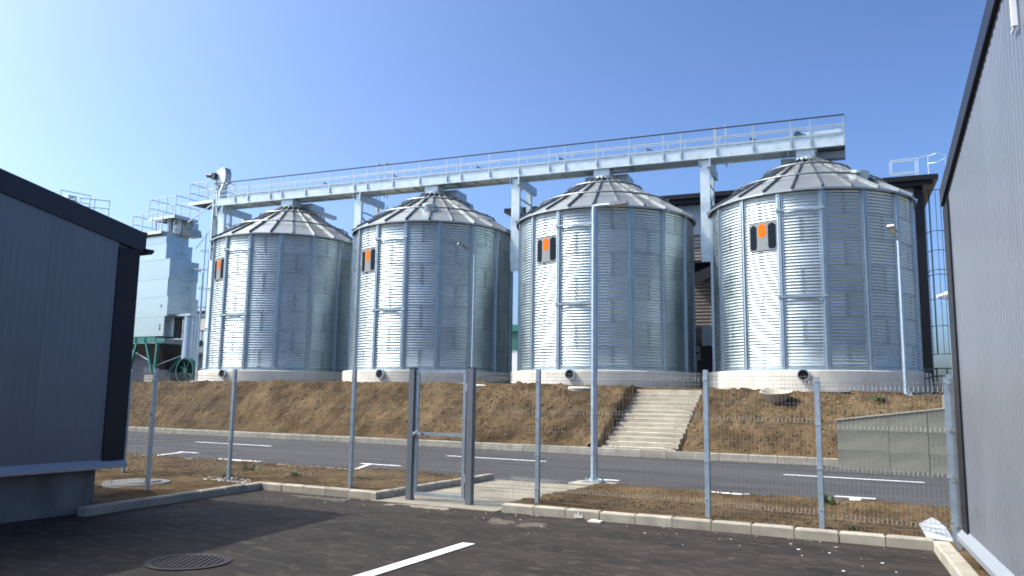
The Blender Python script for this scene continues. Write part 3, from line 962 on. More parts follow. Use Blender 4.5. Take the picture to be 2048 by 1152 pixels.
pa = platform('elevator_platform', 'small railed steel platform beside the bucket elevator legs, at the gallery start', (0, 0, 0), -37.05, -34.95, 30.0, 31.3, 12.28, 1.15, 3)
part('support_leg', MB().bar((-35.0, 29.98, 8.9), (-35.0, 29.98, 12.2), 0.10).bar((-35.0, 31.2, 2.2), (-35.0, 31.2, 12.2), 0.14).bar((-37.0, 30.0, 11.2), (-35.0, 30.0, 12.1), 0.05).bar((-34.9, 30.0, 12.1), (-34.1, 29.9, 10.0), 0.05), M['galvd'], pa)

# ------------------------------------------------------------------ grain dryer tower
dr = root('grain_dryer', 'stacked galvanised grain dryer tower on teal legs, left of the first silo', 'grain dryer', (-40, 31, 2.2))
secs = [(4.81, 5.94, -38.38, 30.66), (5.94, 7.07, -38.22, 32.1), (7.07, 8.09, -38.32, 32.0), (8.09, 9.22, -38.26, 32.0), (9.22, 10.18, -38.73, 31.85), (10.18, 10.77, -38.80, 31.6)]
for i, (za, zb, xr, yb) in enumerate(secs):
    y0 = 30.0 + (0.0 if i < 4 else 0.06)
    part('dryer_section', MB().box(-42.6 - 40 * 0 - (-40), xr + 40, y0 - 31, yb - 31, za - 2.2 + 0.012, zb - 2.2 - 0.012), M['dryer'], dr)
    part('section_flange', MB().box(-2.62, xr + 40.02, y0 - 31.02, yb - 30.98, zb - 2.2 - 0.012, zb - 2.2 + 0.012), M['galvd'], dr)
part('dryer_core', MB().box(-2.5, 1.05, -0.9, 0.7, 2.62, 8.5), M['dark'], dr)
mb = MB()
for z in (5.35, 6.45, 5.15):
    mb.box(1.25, 1.30, -1.02, -0.99, z - 2.2, z - 2.05)
part('inspection_latch', mb, M['dark'], dr)
# cap machinery and rails
part('hopper_top', MB().box(0.6, 1.6, 0.1, 0.9, 9.0, 9.4).box(0.3, 0.9, -0.1, 0.5, 8.57, 9.0).prism([(1.05, 8.57), (1.85, 8.57), (1.7, 9.0), (1.2, 9.0)], 0.2, 1.0, 'y'), M['galvd'], dr)
part('inlet_pipe', MB().tube([(1.2, -0.2, 9.6), (1.1, -0.4, 9.2), (0.75, -0.6, 8.6)], 0.10, 10), M['galv'], dr, smooth=True)
# teal frame, legs, hopper
part('base_frame', MB().box(-2.5, 0.95, -0.98, -0.90, 2.25, 2.60), M['teal'], dr)
part('base_frame', MB().box(1.0, 1.75, -0.98, -0.93, 2.28, 2.50), M['teal'], dr)
part('base_frame', MB().box(-2.5, 1.0, 2.2, 2.3, 2.25, 2.6), M['teal'], dr)
for x in (-0.75, 0.05, -1.7): part('frame_stiffener', MB().box(x - 0.06, x + 0.06, -1.02, -0.983, 2.25, 2.60), M['teal'], dr)
part('side_channel', MB().box(1.02, 1.20, -0.96, 1.6, 2.26, 2.52), M['bluegrey'], dr)
for (xa, ya, xb, yb_, zb) in ((-0.62, -0.95, -1.35, -0.95, 0.0), (0.18, -0.95, 0.90, -0.95, 0.42), (1.05, -0.9, 0.98, -0.9, 0.42), (2.0, 0.6, 1.3, -0.4, 0.42), (-0.6, 2.0, -1.3, 2.0, 0.0), (2.0, 2.0, 1.4, 2.0, 0.0)):
    part('leg', MB().bar((xa, ya, 2.27), (xb, yb_, zb), 0.12), M['teal'], dr)
part('discharge_hopper', MB().add([(-2.3, -0.7, 2.25), (1.0, -0.7, 2.25), (1.0, 2.0, 2.25), (-2.3, 2.0, 2.25), (-0.2, 0.4, 0.8), (0.3, 0.4, 0.8), (0.3, 0.9, 0.8), (-0.2, 0.9, 0.8)],
     [(3, 2, 1, 0), (4, 5, 6, 7), (0, 1, 5, 4), (1, 2, 6, 5), (2, 3, 7, 6), (3, 0, 4, 7)]), M['dark'], dr)
mb = MB().bar((-1.5, -0.8, 2.0), (0.5, -0.8, 1.2), 0.05).bar((0.9, -0.7, 1.0), (2.6, 0.2, 1.8), 0.05)
part('brace_rod', mb, M['galvd'], dr)
part('footing', MB().bbox(0.55, 1.35, -1.2, -0.5, -0.15, 0.42), M['step'], dr)
part('footing', MB().bbox(-1.75, -0.95, -1.2, -0.5, -0.15, 0.10), M['step'], dr)
# air duct
mb = MB()
pr = []
z = 1.15
while z < 3.85:
    pr += [(0.42, z), (0.42, z + 0.085), (0.432, z + 0.095), (0.432, z + 0.105)]
    z += 0.11
mb.lathe(pr, 28, (2.75, -0.1))
part('air_duct', mb, M['duct'], dr, smooth=True)
part('duct_hood', MB().box(1.9, 4.0 - 0.75, -0.62, 0.95, 3.74, 3.86), M['dryer'], dr)
# low machinery under the dryer
M['navy'] = mat('navy_case', (0.05, 0.06, 0.09), 0.5)
part('burner_box', MB().box(-2.2, 0.2, 0.8, 2.2, 0.0, 0.95), M['navy'], dr)
part('burner_box', MB().box(1.5, 2.4, 0.6, 1.6, 0.0, 0.8), M['navy'], dr)
part('burner_case', MB().box(-1.6, -0.4, 0.9, 2.0, 0.97, 1.8), M['dark'], dr)
part('control_door', MB().box(1.55, 1.95, 0.50, 0.58, 0.2, 1.25), M['cabinet'], dr)

pb = platform('dryer_platform', 'upper railed deck over the top of the dryer tower', (0, 0, 0), -40.4, -38.15, 30.0, 31.6, 11.72, 1.15, 3)
pc = platform('dryer_walkway', 'lower rail and deck around the cap of the dryer tower', (0, 0, 0), -41.45, -38.85, 29.75, 31.5, 10.82, 1.12, 3)
part('inlet_duct', MB().tube([(-39.0, 30.4, 10.8), (-39.0, 30.4, 11.65)], 0.16, 12), M['galvd'], pb)
part('inlet_duct', MB().tube([(-38.6, 30.7, 10.8), (-38.6, 30.7, 11.65)], 0.13, 12), M['galv'], pb)
for x, y in ((-40.1, 30.3), (-38.5, 30.3), (-38.3, 31.4), (-39.2, 30.6), (-38.5, 30.9)):
    part('deck_leg', MB().bar((x, y, 10.8), (x, y, 11.7), 0.06), M['galvd'], pb)
part('deck_brace', MB().bar((-37.9, 31.4, 10.0), (-35.4, 30.8, 11.4), 0.03), M['galvd'], pb)
mb = MB()
for dx in (0, 0.35): mb.bar((-37.75 + dx, 31.95, 6.2), (-37.75 + dx, 31.95, 11.0), 0.035)
for i in range(4): mb.tube([Vector((-37.57, 31.9, 9.9 - i * 1.1)) + Vector((0.32 * math.cos(a * PI / 6), 0.32 * math.sin(a * PI / 6), 0)) for a in range(12)], 0.016, 4, closed=True)
single('dryer_ladder', mb, M['galvd'], 'thin caged ladder up the right side of the dryer tower', 'ladder')
# fan
fn = root('dryer_fan', 'round teal centrifugal fan on the ground below the dryer duct', 'fan', (-36.15, 29.9, 2.2))
def ring_y(r0, r1, y0, y1, c, n=28):
    mb = MB()
    for k in range(n):
        a = 2 * PI * k / n
        for q, y in ((r0, y0), (r1, y0), (r1, y1), (r0, y1)):
            mb.v.append((c[0] + q * math.cos(a), y, c[1] + q * math.sin(a)))
    for k in range(n):
        l = (k + 1) % n
        for j in range(4): mb.f.append((4 * k + j, 4 * k + (j + 1) % 4, 4 * l + (j + 1) % 4, 4 * l + j))
    return mb
M['fan'] = mat('dark_teal_paint', (0.004, 0.070, 0.062), 0.5)
part('fan_rim', ring_y(0.64, 0.71, -0.15, 0.12, (0, 0.66)), M['fan'], fn)
part('fan_back', MB().prism([(0.6 * math.cos(2 * PI * k / 24), 0.66 + 0.6 * math.sin(2 * PI * k / 24)) for k in range(24)], 0.05, 0.3, 'y'), M['dark'], fn)
for k in range(8):
    a = 2 * PI * k / 8
    part('blade', MB().bar((0.14 * math.cos(a), -0.02, 0.66 + 0.14 * math.sin(a)), (0.58 * math.cos(a + .3), -0.02, 0.66 + 0.58 * math.sin(a + .3)), 0.05, 0.14, (0, 1, 0.4)), M['fan'], fn)
part('hub', MB().prism([(0.14 * math.cos(2 * PI * k / 12), 0.66 + 0.14 * math.sin(2 * PI * k / 12)) for k in range(12)], -0.10, 0.05, 'y'), M['fan'], fn)
part('stand', MB().box(-0.5, 0.6, -0.1, 0.5, -0.15, 0.1), M['fan'], fn)

# another railed top far left, above the dark roof
ft = root('distant_elevator_tower', 'steel tower top with double railings seen above the left dark roof', 'tower', (-56.6, 34.5, 2.2))
part('tower_body', MB().box(-2.6, 0.2, 0.4, 3.0, 0.0, 12.8), M['dryer'], ft)
part('deck', MB().box(-3.6, 1.0, 0.0, 1.5, 12.80, 12.88), M['galvd'], ft)
part('deck', MB().box(1.62, 3.2, 0.3, 1.6, 12.15, 12.22), M['galvd'], ft)
mb = MB()
for z in (13.5, 14.15):
    mb.bar((-3.6, 0, z), (0.1, 0, z), 0.05); mb.bar((0.1, 0, z), (0.9, 1.8, z - 0.1), 0.05)
for x in (-3.6, -2.7, -1.8, -0.9, 0.1): mb.bar((x, 0, 12.85), (x, 0, 14.15), 0.05)
mb.bar((0.9, 1.8, 12.85), (0.9, 1.8, 14.1), 0.05)
part('railing', mb, M['galvd'], ft)
mb = MB()
for z in (12.8, 13.4):
    mb.bar((0.9, 0.3, z), (2.0, 0.3, z), 0.05); mb.bar((2.0, 0.3, z), (3.2, 1.8, z), 0.05)
for x, y in ((0.9, 0.3), (2.0, 0.3), (3.2, 1.8), (2.6, 1.05)): mb.bar((x, y, 12.1), (x, y, 13.4), 0.05)
part('railing', mb, M['galvd'], ft)
part('drive_motor', MB().tube([(-2.3, 0.6, 13.75), (-1.2, 0.6, 13.75)], 0.2, 12).box(-1.8, -0.4, 0.4, 1.2, 13.0, 13.6), M['dark'], ft)
part('gear_housing', MB().box(-1.0, -0.1, 0.7, 1.4, 13.3, 14.0), M['galv'], ft)

# ------------------------------------------------------------------ big hall behind the silos (row frame)
hb = root('large_hall', 'large grey hall with dark roof edge standing behind the silos', 'building', row(0, 0, 2.0), RANG)
HX0, HX1, HY = 10.1, 28.75, 5.95
part('wall', MB().box(HX0, HX1, HY, HY + 14, 0, 9.1), M['bluegrey'], hb)
part('roof_edge', MB().box(HX0 - 0.7, 29.65, 5.30, HY + 15, 9.28, 9.50), M['trim'], hb)
part('roof_edge', MB().box(HX0 - 0.2, 29.45, 5.45, HY + 14.4, 9.08, 9.278), M['trim'], hb)
part('corner_trim', MB().box(HX1 - 0.02, HX1 + 0.34, HY - 0.06, HY + 14, 0.0, 9.078), M['trim'], hb)
mb = MB()
for k in range(80): mb.box(HX1 + 0.34, HX1 + 0.385, HY - 0.02, HY + 0.5, 0.1 + k * 0.11, 0.15 + k * 0.11)
part('side_corrugation', mb, M['trim'], hb, stuff=True)
part('downpipe', MB().tube([(28.15, HY - 0.12, 0.2), (28.15, HY - 0.12, 9.0)], 0.10, 10), M['flash'], hb)
# corrugated lower cladding and smooth upper panels in the visible bay
for x in (12.4, 15.05, 17.7, 18.8, 20.4, 21.5):
    w_ = 1.05
    mb = MB()
    pts = []
    k = 0
    z = 3.2
    vs = []
    while z < 7.45:
        vs += [(z, HY - 0.06), (z + 0.07, HY - 0.06), (z + 0.085, HY - 0.02), (z + 0.15, HY - 0.02), (z + 0.165, HY - 0.06)]
        z += 0.165
    n0 = 0
    for zz, yy in vs: mb.v += [(x, yy, zz), (x + w_, yy, zz)]
    for i in range(len(vs) - 1): mb.f.append((2 * i, 2 * i + 1, 2 * i + 3, 2 * i + 2))
    part('corrugated_cladding', mb, M['brown'], hb)
    part('cladding_trim', MB().box(x + w_ + 0.002, x + w_ + 0.12, HY - 0.09, HY - 0.01, 3.1, 7.5), M['brown'], hb)
for x in (10.2, 14.2, 17.9, 21.0, 24.7):
    part('upper_panel', MB().box(x + 0.01, x + 3.0, HY - 0.05, HY - 0.003, 7.6, 9.05), M['bluegrey'], hb)
# black stair landing on the hall
ld = root('hall_landing', 'black steel stair landing with railing between the third and fourth silos', 'landing', row(19.6, 4.6, 2.0), RANG)
part('landing_deck', MB().box(-1.2, 1.1, 0, 1.3, 6.0, 6.12), M['dark'], ld)
part('stringer', MB().prism([(-2.0, 4.2), (-2.0, 4.75), (1.2, 6.15), (1.2, 5.65)], 0.0, 0.08, 'y').prism([(-1.2, 5.0), (1.2, 5.6), (1.2, 6.0), (-1.2, 6.0)], 0.6, 0.7, 'y'), M['dark'], ld)
mb = MB()
for x in (-1.1, -0.3, 0.45): mb.bar((x, 0, 6.1), (x, 0, 7.3), 0.06)
for z in (6.7, 7.3): mb.bar((-1.3, 0, z - 0.1), (1.1, 0, z + 0.05), 0.06)
part('railing', mb, M['dark'], ld)
# low dark box filling the foot of the gap + cabinets
single('dark_box', MB().box(17.0, 23.0, 4.95, 5.85, 0, 3.0).xf(lambda p: row(p.x, p.y, p.z + 2.0)), M['dark'], 'dark low box in the gap left of the rightmost silo', 'shed')
cb = root('switch_cabinet', 'pale blue upright cabinet hanging in the gap left of the rightmost silo', 'cabinet', row(19.67, 4.3, 2.0), RANG)
part('case', MB().box(0.0, 0.60, 0, 0.35, 2.13, 3.02), M['cabinet'], cb)
part('stand', MB().box(0.3, 0.4, 0.1, 0.2, 0.1, 2.15), M['dark'], cb)
cb = root('meter_box', 'small grey box with a black dial below the pale blue cabinet', 'meter box', row(19.33, 4.4, 2.0), RANG)
part('case', MB().box(0, 0.22, 0, 0.2, 1.5, 2.1), M['galvd'], cb)
part('dial', MB().tube([(0.11, -0.02, 1.8), (0.11, -0.002, 1.8)], 0.06, 12), M['black'], cb)
part('stand', MB().box(0.02, 0.08, 0.05, 0.1, 0.0, 1.5), M['galvd'], cb)
cb = root('wall_cabinet', 'narrow grey cabinet on a thin post at the right flank of the third silo', 'cabinet', row(19.05, 4.3, 2.0), RANG)
part('case', MB().box(0, 0.24, 0, 0.3, 2.1, 3.0), M['galvd'], cb)
part('stand', MB().box(0.15, 0.25, 0.1, 0.2, 0.0, 1.95), M['galvd'], cb)
# sign with red mark between silos 1 and 2
cb = root('warning_board', 'white board with a red mark in the gap between the two left silos', 'board', row(0.50, 4.2, 2.0), RANG)
part('board', MB().box(-0.25, 0.6, 0, 0.05, 2.17, 3.1), M['camwhite'], cb)
part('red_mark', MB().prism([(0.36 + 0.13 * math.cos(a), 2.65 + 0.2 * math.sin(a)) for a in [k * PI / 6 for k in range(12)]], -0.012, -0.001, 'y'), M['red'], cb)
part('post', MB().box(0.2, 0.26, 0.06, 0.12, 0.0, 2.75), M['galvd'], cb)

# roof rail cage and ladder at the hall's right end
lc = root('caged_ladder', 'tall caged ladder hanging at the right end of the large hall', 'ladder', row(29.2, 5.6, 2.0), RANG)
for x in (0.12,):
    part('ladder_rail', MB().bar((x, 0.6, 1.75), (x, 0.6, 9.05), 0.035), M['dark'], lc)
for k in range(0): part('rung', MB().bar((0.12, 0.6, 1.9 + 0.3 * k), (0.5, 0.6, 1.9 + 0.3 * k), 0.02), M['dark'], lc)
for z in (1.75, 2.95, 4.1, 5.15, 5.35, 7.05, 8.85, 6.2):
    part('cage_hoop', MB().tube([Vector((0.31 + 0.36 * math.cos(a), 0.55 - 0.62 * math.sin(a), z)) for a in [PI * k / 10 for k in range(11)]], 0.018, 6), M['dark'], lc)
for a in (0.25, 1.0, 1.57, 2.2, 2.9):
    p = Vector((0.31 + 0.36 * math.cos(a), 0.55 - 0.62 * math.sin(a), 0))
    part('cage_bar', MB().bar(p + Vector((0, 0, 1.75)), p + Vector((0, 0, 8.85)), 0.02), M['dark'], lc)
rr = root('roof_guardrail', 'small white steel guard rail on the right end of the large hall roof', 'guard rail', row(28.0, 6.0, 11.5), RANG)
for y, z0_, z1_ in ((0, 0.35, 0.95), (1.0, 0.55, 1.15)):
    mb = MB()
    for z in (z0_, z1_): mb.bar((-0.1, y, z - 0.02), (0.95, y, z), 0.04)
    mb.bar((-0.1, y, z0_), (-0.1, y, z1_), 0.04)
    mb.bar((0.95, y, 0.0), (0.95, y, z1_), 0.045)
    if y == 0: mb.bar((0.95, 0, 0.95), (1.6, 0, 1.1), 0.03)
    part('rail', mb, M['galv'], rr)
mb = MB().tube([(1.4, 0.3, 0), (1.4, 0.3, 1.05), (1.7, 0.1, 1.12), (2.05, 0.1, 1.0), (2.1, 0.3, 0)], 0.02, 6).tube([(1.4, 0.3, 0.75), (1.7, 0.1, 0.7), (2.05, 0.1, 0.85)], 0.016, 6)
part('ladder_head', mb, M['galv'], rr)

# black terrace railing at right
tr = root('terrace_railing', 'black steel guard railing on the terrace edge right of the last silo', 'railing', (-0.42, 30.0, 1.75))
for z in (1.07, 0.82, 0.2):
    part('rail', MB().bar((0.25, 0, z), (2.4, 0, z), 0.045).bar((0.25, 0, z), (-0.1, -0.5, z - 0.1), 0.045), M['dark'], tr)
for x, y in ((-0.1, -0.5), (0.02, -0.3), (0.25, 0), (0.55, 0), (1.5, 0), (2.4, 0)):
    part('rail_post', MB().bar((x, y, 0.0), (x, y, 1.07), 0.05), M['dark'], tr)
part('kerb_beam', MB().box(-0.2, 2.5, -0.55, 0.2, -0.1, 0.20), M['concrete'], tr)

# background houses
bb = root('beige_office', 'far beige building with banded windows seen between dryer and first silo', 'building', (-56, 45, 2.0))
part('wall', MB().box(-3, 5, 0, 6, 0, 6.15), M['greyw'], bb)
part('roof_slab', MB().box(-3.2, 5.2, -0.25, 6.2, 6.2, 6.32), M['trim'], bb)
part('wall_band', MB().box(-3.1, 5.1, -0.12, -0.003, 4.75, 6.1), M['beige'], bb)
part('wall_band', MB().box(-3.1, 5.1, -0.12, -0.003, 2.3, 3.0), M['beige'], bb)
for k in range(9): part('window', MB().box(-2.9 + k * 0.88, -2.15 + k * 0.88, -0.06, -0.004, 3.75, 4.65), M['galvd'], bb)
for k in range(5): part('column', MB().box(-2.9 + k * 1.8, -2.6 + k * 1.8, -0.06, -0.004, 0.0, 2.2), M['beige'], bb)
bb = root('green_shed', 'far white shed with green cladding band between the second and third silos', 'shed', (-34, 60, 2.0))
part('wall', MB().box(-1.5, 5, 0, 5, 0, 3.7), M['whitew'], bb)
for k in range(26): part('cladding_rib', MB().box(-1.5 + k * 0.25, -1.5 + k * 0.25 + 0.2, -0.08, 0.0, 3.7, 5.3), M['green'], bb)
part('roof_edge', MB().box(-1.7, 5.2, -0.3, 5.2, 5.3, 5.85), M['teal'], bb)
# low things behind under the dryer
single('equipment_shed', MB().box(-52, -40.5, 38, 41, 1.9, 4.3).box(-52.2, -40.3, 37.6, 41.2, 4.3, 4.45), M['navy'], 'dark blue grey shed behind the legs of the dryer', 'shed')

# ------------------------------------------------------------------ near buildings
def clad_building(name, label, loc, rz, wtop, slope, length, depth, zb, sgn, plinth_in, ridge, oh=0.06, fh=(0.07, 0.25), py=-0.03):
    """wall lies on local x=0 from y=0 (far corner) to y=-length, body on the side sgn; ribbed panels"""
    r = root(name, label, 'building', loc, rz)
    def top(y): return wtop + slope * (min(-y, ridge) - max(0, -y - ridge))
    # body box behind the cladding
    ys = [0.0, -ridge, -length]
    poly = [(-0.0, zb), (-0.0, top(0)), (-ridge, top(-ridge)), (-length, top(-length)), (-length, zb)]
    xa, xb = sorted((0.02 * sgn, depth * sgn))
    part('wall', MB().prism(poly, xa, xb, 'x'), M['clad'], r)
    # cladding panels with real micro ribs
    pw = 1.0
    y = -0.30
    while y > -length:
        y2 = max(y - pw, -length)
        mb = MB()
        n = int(round((y - y2) / 0.10))
        n = max(1, n)
        cols = []
        for i in range(n):
            ya = y - (y - y2) * i / n
            d = (y - y2) / n
            cols += [(ya, 0.0), (ya - d * 0.62, 0.0), (ya - d * 0.70, -0.004), (ya - d * 0.92, -0.004)]
        cols.append((y2 + 0.004, 0.0))
        cols[0] = (y - 0.0006, 0.0)
        cols[-1] = (y2 + 0.0006, 0.0)
        for (yy, dx) in cols:
            mb.v += [(-sgn * 0.03 - sgn * -dx, yy, zb), (-sgn * 0.03 - sgn * -dx, yy, top(yy) - 0.002)]
        for i in range(len(cols) - 1): mb.f.append((2 * i, 2 * i + 1, 2 * i + 3, 2 * i + 2))
        part('wall_panel', mb, M['clad'], r)
        y = y2
    # corner trim
    xa, xb = sorted((-0.05 * sgn, 0.3 * sgn))
    part('corner_trim', MB().box(xa, xb, -0.30, 0.04, zb, top(0)), M['trim'], r)
    # base flashing
    p = [(-0.03 * sgn, zb + 0.0), (-0.03 * sgn, zb + 0.05), (-0.10 * sgn, zb - 0.02), (-0.10 * sgn, zb - 0.07), (0.1 * sgn, zb - 0.07), (0.1 * sgn, zb)]
    part('base_flashing', MB().prism(p, -length, 0.06, 'y'), M['flash'], r)
    # plinth
    xa, xb = sorted((plinth_in * sgn, (depth - 0.2) * sgn))
    if plinth_in < 0.2:
        part('plinth', MB().box(xa, xb, -length, py, -0.2, zb - 0.07), M['plinth'], r)
    else:
        part('plinth', MB().box(xa, xb, -length, -0.4, -0.2, zb - 0.07), M['plinth'], r)
    # roof
    ov = 0.12
    def roofpoly(a, b): return [(ov, top(0) - slope * ov + a), (-ridge, top(-ridge) + a), (-length - 0.3, top(-length) + a), (-length - 0.3, top(-length) + b), (-ridge, top(-ridge) + b), (ov, top(0) - slope * ov + b)]
    xa, xb = sorted((-(oh - 0.03) * sgn, (depth + 0.3) * sgn))
    part('roof', MB().prism(roofpoly(0.003, fh[1] - 0.03), xa, xb, 'x'), M['trim'], r)
    xa, xb = sorted((-oh * sgn, -(oh - 0.028) * sgn))
    part('fascia', MB().prism(roofpoly(fh[0], fh[1]), xa, xb, 'x'), M['fascia'], r)
    # corrugated eave ends + gutter
    mb = MB()
    k = -(oh - 0.04)
    while k < 2.2:
        xa, xb = sorted((k * sgn, (k + 0.06) * sgn))
        mb.box(xa, xb, 0.06, 0.16, top(0) + fh[1] - 0.08, top(0) + fh[1] + 0.0)
        k += 0.12
    part('roof_corrugation', mb, M['galv'] if sgn > 0 else M['trim'], r, stuff=True)
    gp = [(0.10 + 0.07 + 0.07 * math.cos(a), top(0) + 0.03 + 0.08 * math.sin(a)) for a in [PI + PI * q / 8 for q in range(9)]]
    xa, xb = sorted((-(oh + 0.04) * sgn, (depth) * sgn))
    if sgn < 0: part('gutter', MB().prism(gp, xa, xb, 'x'), M['trim'], r)
    return r
M['fascia'] = mat('fascia_blue_anthracite', (0.008, 0.011, 0.018), 0.42)
lb = clad_building('cladded_building', 'shaded grey ribbed building with dark roof edge on a concrete plinth at the left', (-10.45, 7.59, 0), 0.0, 3.745, 0.20, 14.0, 7.0, 0.66, -1, 0.06, 8.0, 0.06, (0.0, 0.29), -0.31)
RBA = math.atan2(0.117, 1.0)
rb = clad_building('cladded_building', 'sunlit grey ribbed building filling the right edge of the view', (0.145, 9.48, 0), RBA, 3.72, 0.215, 15.0, 7.0, 0.36, 1, 0.45, 9.0)
# corrugated back wall edge peeking out on the far side of the right building
mb = MB()
for k in range(46): mb.box(0.03, 0.33, 0.045, 0.075, 0.5 + k * 0.07, 0.535 + k * 0.07)
o = part('rear_corrugation', mb, M['galv'], rb, stuff=True)
for y in (-1.0, -3.2, -5.4):
    part('support_foot', MB().box(0.10, 0.18, y - 0.04, y + 0.04, 0.0, 0.29), M['post'], rb)
# floodlight and conduit at the top right edge
fl = root('wall_floodlight', 'white conduit and small fixture high on the right building wall', 'light', (0.145, 9.48, 0), RBA)
part('conduit', MB().bar((-0.06, -3.75, 4.05), (-0.06, -3.75, 4.36), 0.03).bar((-0.06, -3.75, 4.05), (-0.05, -3.62, 4.06), 0.012), M['camwhite'], fl)
part('fixture', MB().box(-0.12, -0.04, -3.86, -3.70, 4.34, 4.42), M['camwhite'], fl)

# ------------------------------------------------------------------ fence and gate
def wire_panel(x0, x1, zb, zt, step=0.05):
    """welded mesh panel in the local XZ plane with V folds at three heights"""
    mb = MB()
    H = zt - zb
    folds = [0.10, H * 0.50 - 0.15 + 0.0, H - 0.36]
    folds = [0.16, H * 0.40, H * 0.68, H - 0.12]
    path = [(0.0, 0.0)]
    for f in folds:
        path += [(f - 0.05, 0.0), (f, -0.03), (f + 0.05, 0.0)]
    path.append((H, 0.0))
    r = 0.0015
    n = int((x1 - x0) / step)
    for i in range(n + 1):
        x = x0 + (x1 - x0) * i / n
        b = len(mb.v)
        for (z, y) in path:
            mb.v += [(x - r, y, zb + z), (x + r * .9, y - r, zb + z), (x + r * .9, y + r, zb + z)]
        for k in range(len(path) - 1):
            a = b + 3 * k
            for q in range(3): mb.f.append((a + q, a + (q + 1) % 3, a + 3 + (q + 1) % 3, a + 3 + q))
    hz = set()
    for f in folds: hz |= {(round(f - 0.05, 3), 0.0), (round(f, 3), -0.03), (round(f + 0.05, 3), 0.0)}
    z = 0.0
    zz = [0.0]
    for a, b_ in zip([0.0] + folds, folds + [H]):
        m_ = 0.5 * (a + b_)
        if b_ - a > 0.3: zz.append(m_)
    for z in zz + [H - 0.02]: hz.add((round(z, 3), 0.0))
    for z, y in hz:
        mb.bar((x0, y + 0.006, zb + z), (x1, y + 0.006, zb + z), 0.0042, 0.0042)
    return mb
def add_fence(label, posts, gaps=(), zbt=(), group=None):
    fr = root('mesh_fence', label, 'fence', (posts[0][0], posts[0][1], 0), 0, group)
    ox, oy = posts[0][0], posts[0][1]
    for (x, y, z0, z1) in posts:
        p = part('post', MB().box(x - ox - 0.03, x - ox + 0.03, y - oy - 0.03, y - oy + 0.03, z0 - 0.3, z1), M['post'], fr)
        for q in (0.25, 0.75, 1.3, 1.85): sub('clip', MB().box(x - ox - 0.036, x - ox + 0.036, y - oy - 0.036, y - oy - 0.0305, z0 + q, z0 + q + 0.03), M['galvd'], p)
    return fr
def panel(fr, a, b, zb, zt):
    """wire panel between two site points"""
    ox, oy = fr.location.x, fr.location.y
    d = Vector((b[0] - a[0], b[1] - a[1]))
    ang = math.atan2(d.y, d.x)
    o = link('wire_mesh', wire_panel(0.04, d.length - 0.04, zb, zt).mesh('wire_mesh', M['wire']), fr, (a[0] - ox, a[1] - oy, 0), ang)
    o['kind'] = 'stuff'
    return o
FY = 10.95
PL = [(-17.6, FY, 0.0, 2.12), (-14.93, FY, 0.0, 2.12), (-11.89, FY, 0.02, 2.12), (-8.99, FY, 0.12, 2.11)]
f1 = add_fence('wire mesh fence with square steel posts left of the gate', PL)
for a, b in zip(PL, PL[1:]): panel(f1, a, b, 0.14, 2.06)
panel(f1, PL[-1], (-7.62, 10.84), 0.14, 2.06)
f2 = add_fence('short wire mesh fence turning towards the left building', [(-11.9, 9.21, 0.0, 2.06), (-11.95, 7.6, 0.0, 2.06)])
panel(f2, (-11.89, 10.9), (-11.9, 9.21), 0.1, 2.0)
panel(f2, (-11.9, 9.21), (-11.95, 7.6), 0.1, 2.0)
PR = [(-5.43, FY, 0.05, 2.09), (-2.87, FY, 0.08, 2.07), (-1.43, FY - 0.03, 0.06, 1.97), (0.03, 10.75, 0.05, 1.97)]
f3 = add_fence('wire mesh fence with square steel posts right of the gate', PR)
panel(f3, (-6.48, 10.84), PR[0], 0.13, 2.04)
panel(f3, PR[0], PR[1], 0.13, 2.04)
panel(f3, PR[1], PR[2], 0.10, 2.0)
panel(f3, PR[2], PR[3], 0.06, 1.92)
f4 = add_fence('short wire mesh fence beside the right building corner', [(0.06, 10.55, 0.03, 1.99)])
panel(f4, (0.06, 10.55), (0.175, 9.6), 0.1, 1.95)

gt = root('wire_gate', 'narrow steel framed wire mesh gate between two thick grey posts', 'gate', (-7.08, 10.80, 0))
for x, w_ in ((-0.565, 0.05), (0.555, 0.05)):
    p = part('gate_post', MB().box(x - w_, x + w_, -0.05, 0.05, -0.2, 2.11), M['gate'], gt)
    sub('post_cap', MB().box(x - w_ - .004, x + w_ + .004, -0.054, 0.054, 2.11, 2.118), M['dark'], p)
for x in (-0.465, 0.44): part('gate_stile', MB().box(x - 0.025, x + 0.025, -0.025, 0.025, 0.09, 2.08), M['post'], gt)
for z in (2.055, 1.06, 0.115): part('gate_rail', MB().box(-0.44, 0.415, -0.024, 0.024, z - 0.025, z + 0.025), M['post'], gt)
part('latch', MB().box(-0.51, -0.34, -0.05, -0.026, 1.03, 1.09).box(-0.50, -0.44, -0.08, -0.05, 1.045, 1.075), M['galvd'], gt)
for z in (0.35, 1.75): part('hinge', MB().tube([(0.49, -0.03, z), (0.49, -0.03, z + 0.12)], 0.018, 8), M['galvd'], gt)
for (za, zb) in ((1.15, 1.98), (0.16, 1.0)):
    o = link('wire_mesh', None, gt) if False else None
    mb = MB()
    H = zb - za
    wp = wire_panel(-0.42, 0.40, za, zb + 0.0)
    o = link('wire_mesh', wp.mesh('wire_mesh', M['wire']), gt)
    o['kind'] = 'stuff'
part('threshold', MB().box(-0.5, 1.3, -0.02, 0.01, 0.013, 0.02), M['galvd'], gt)

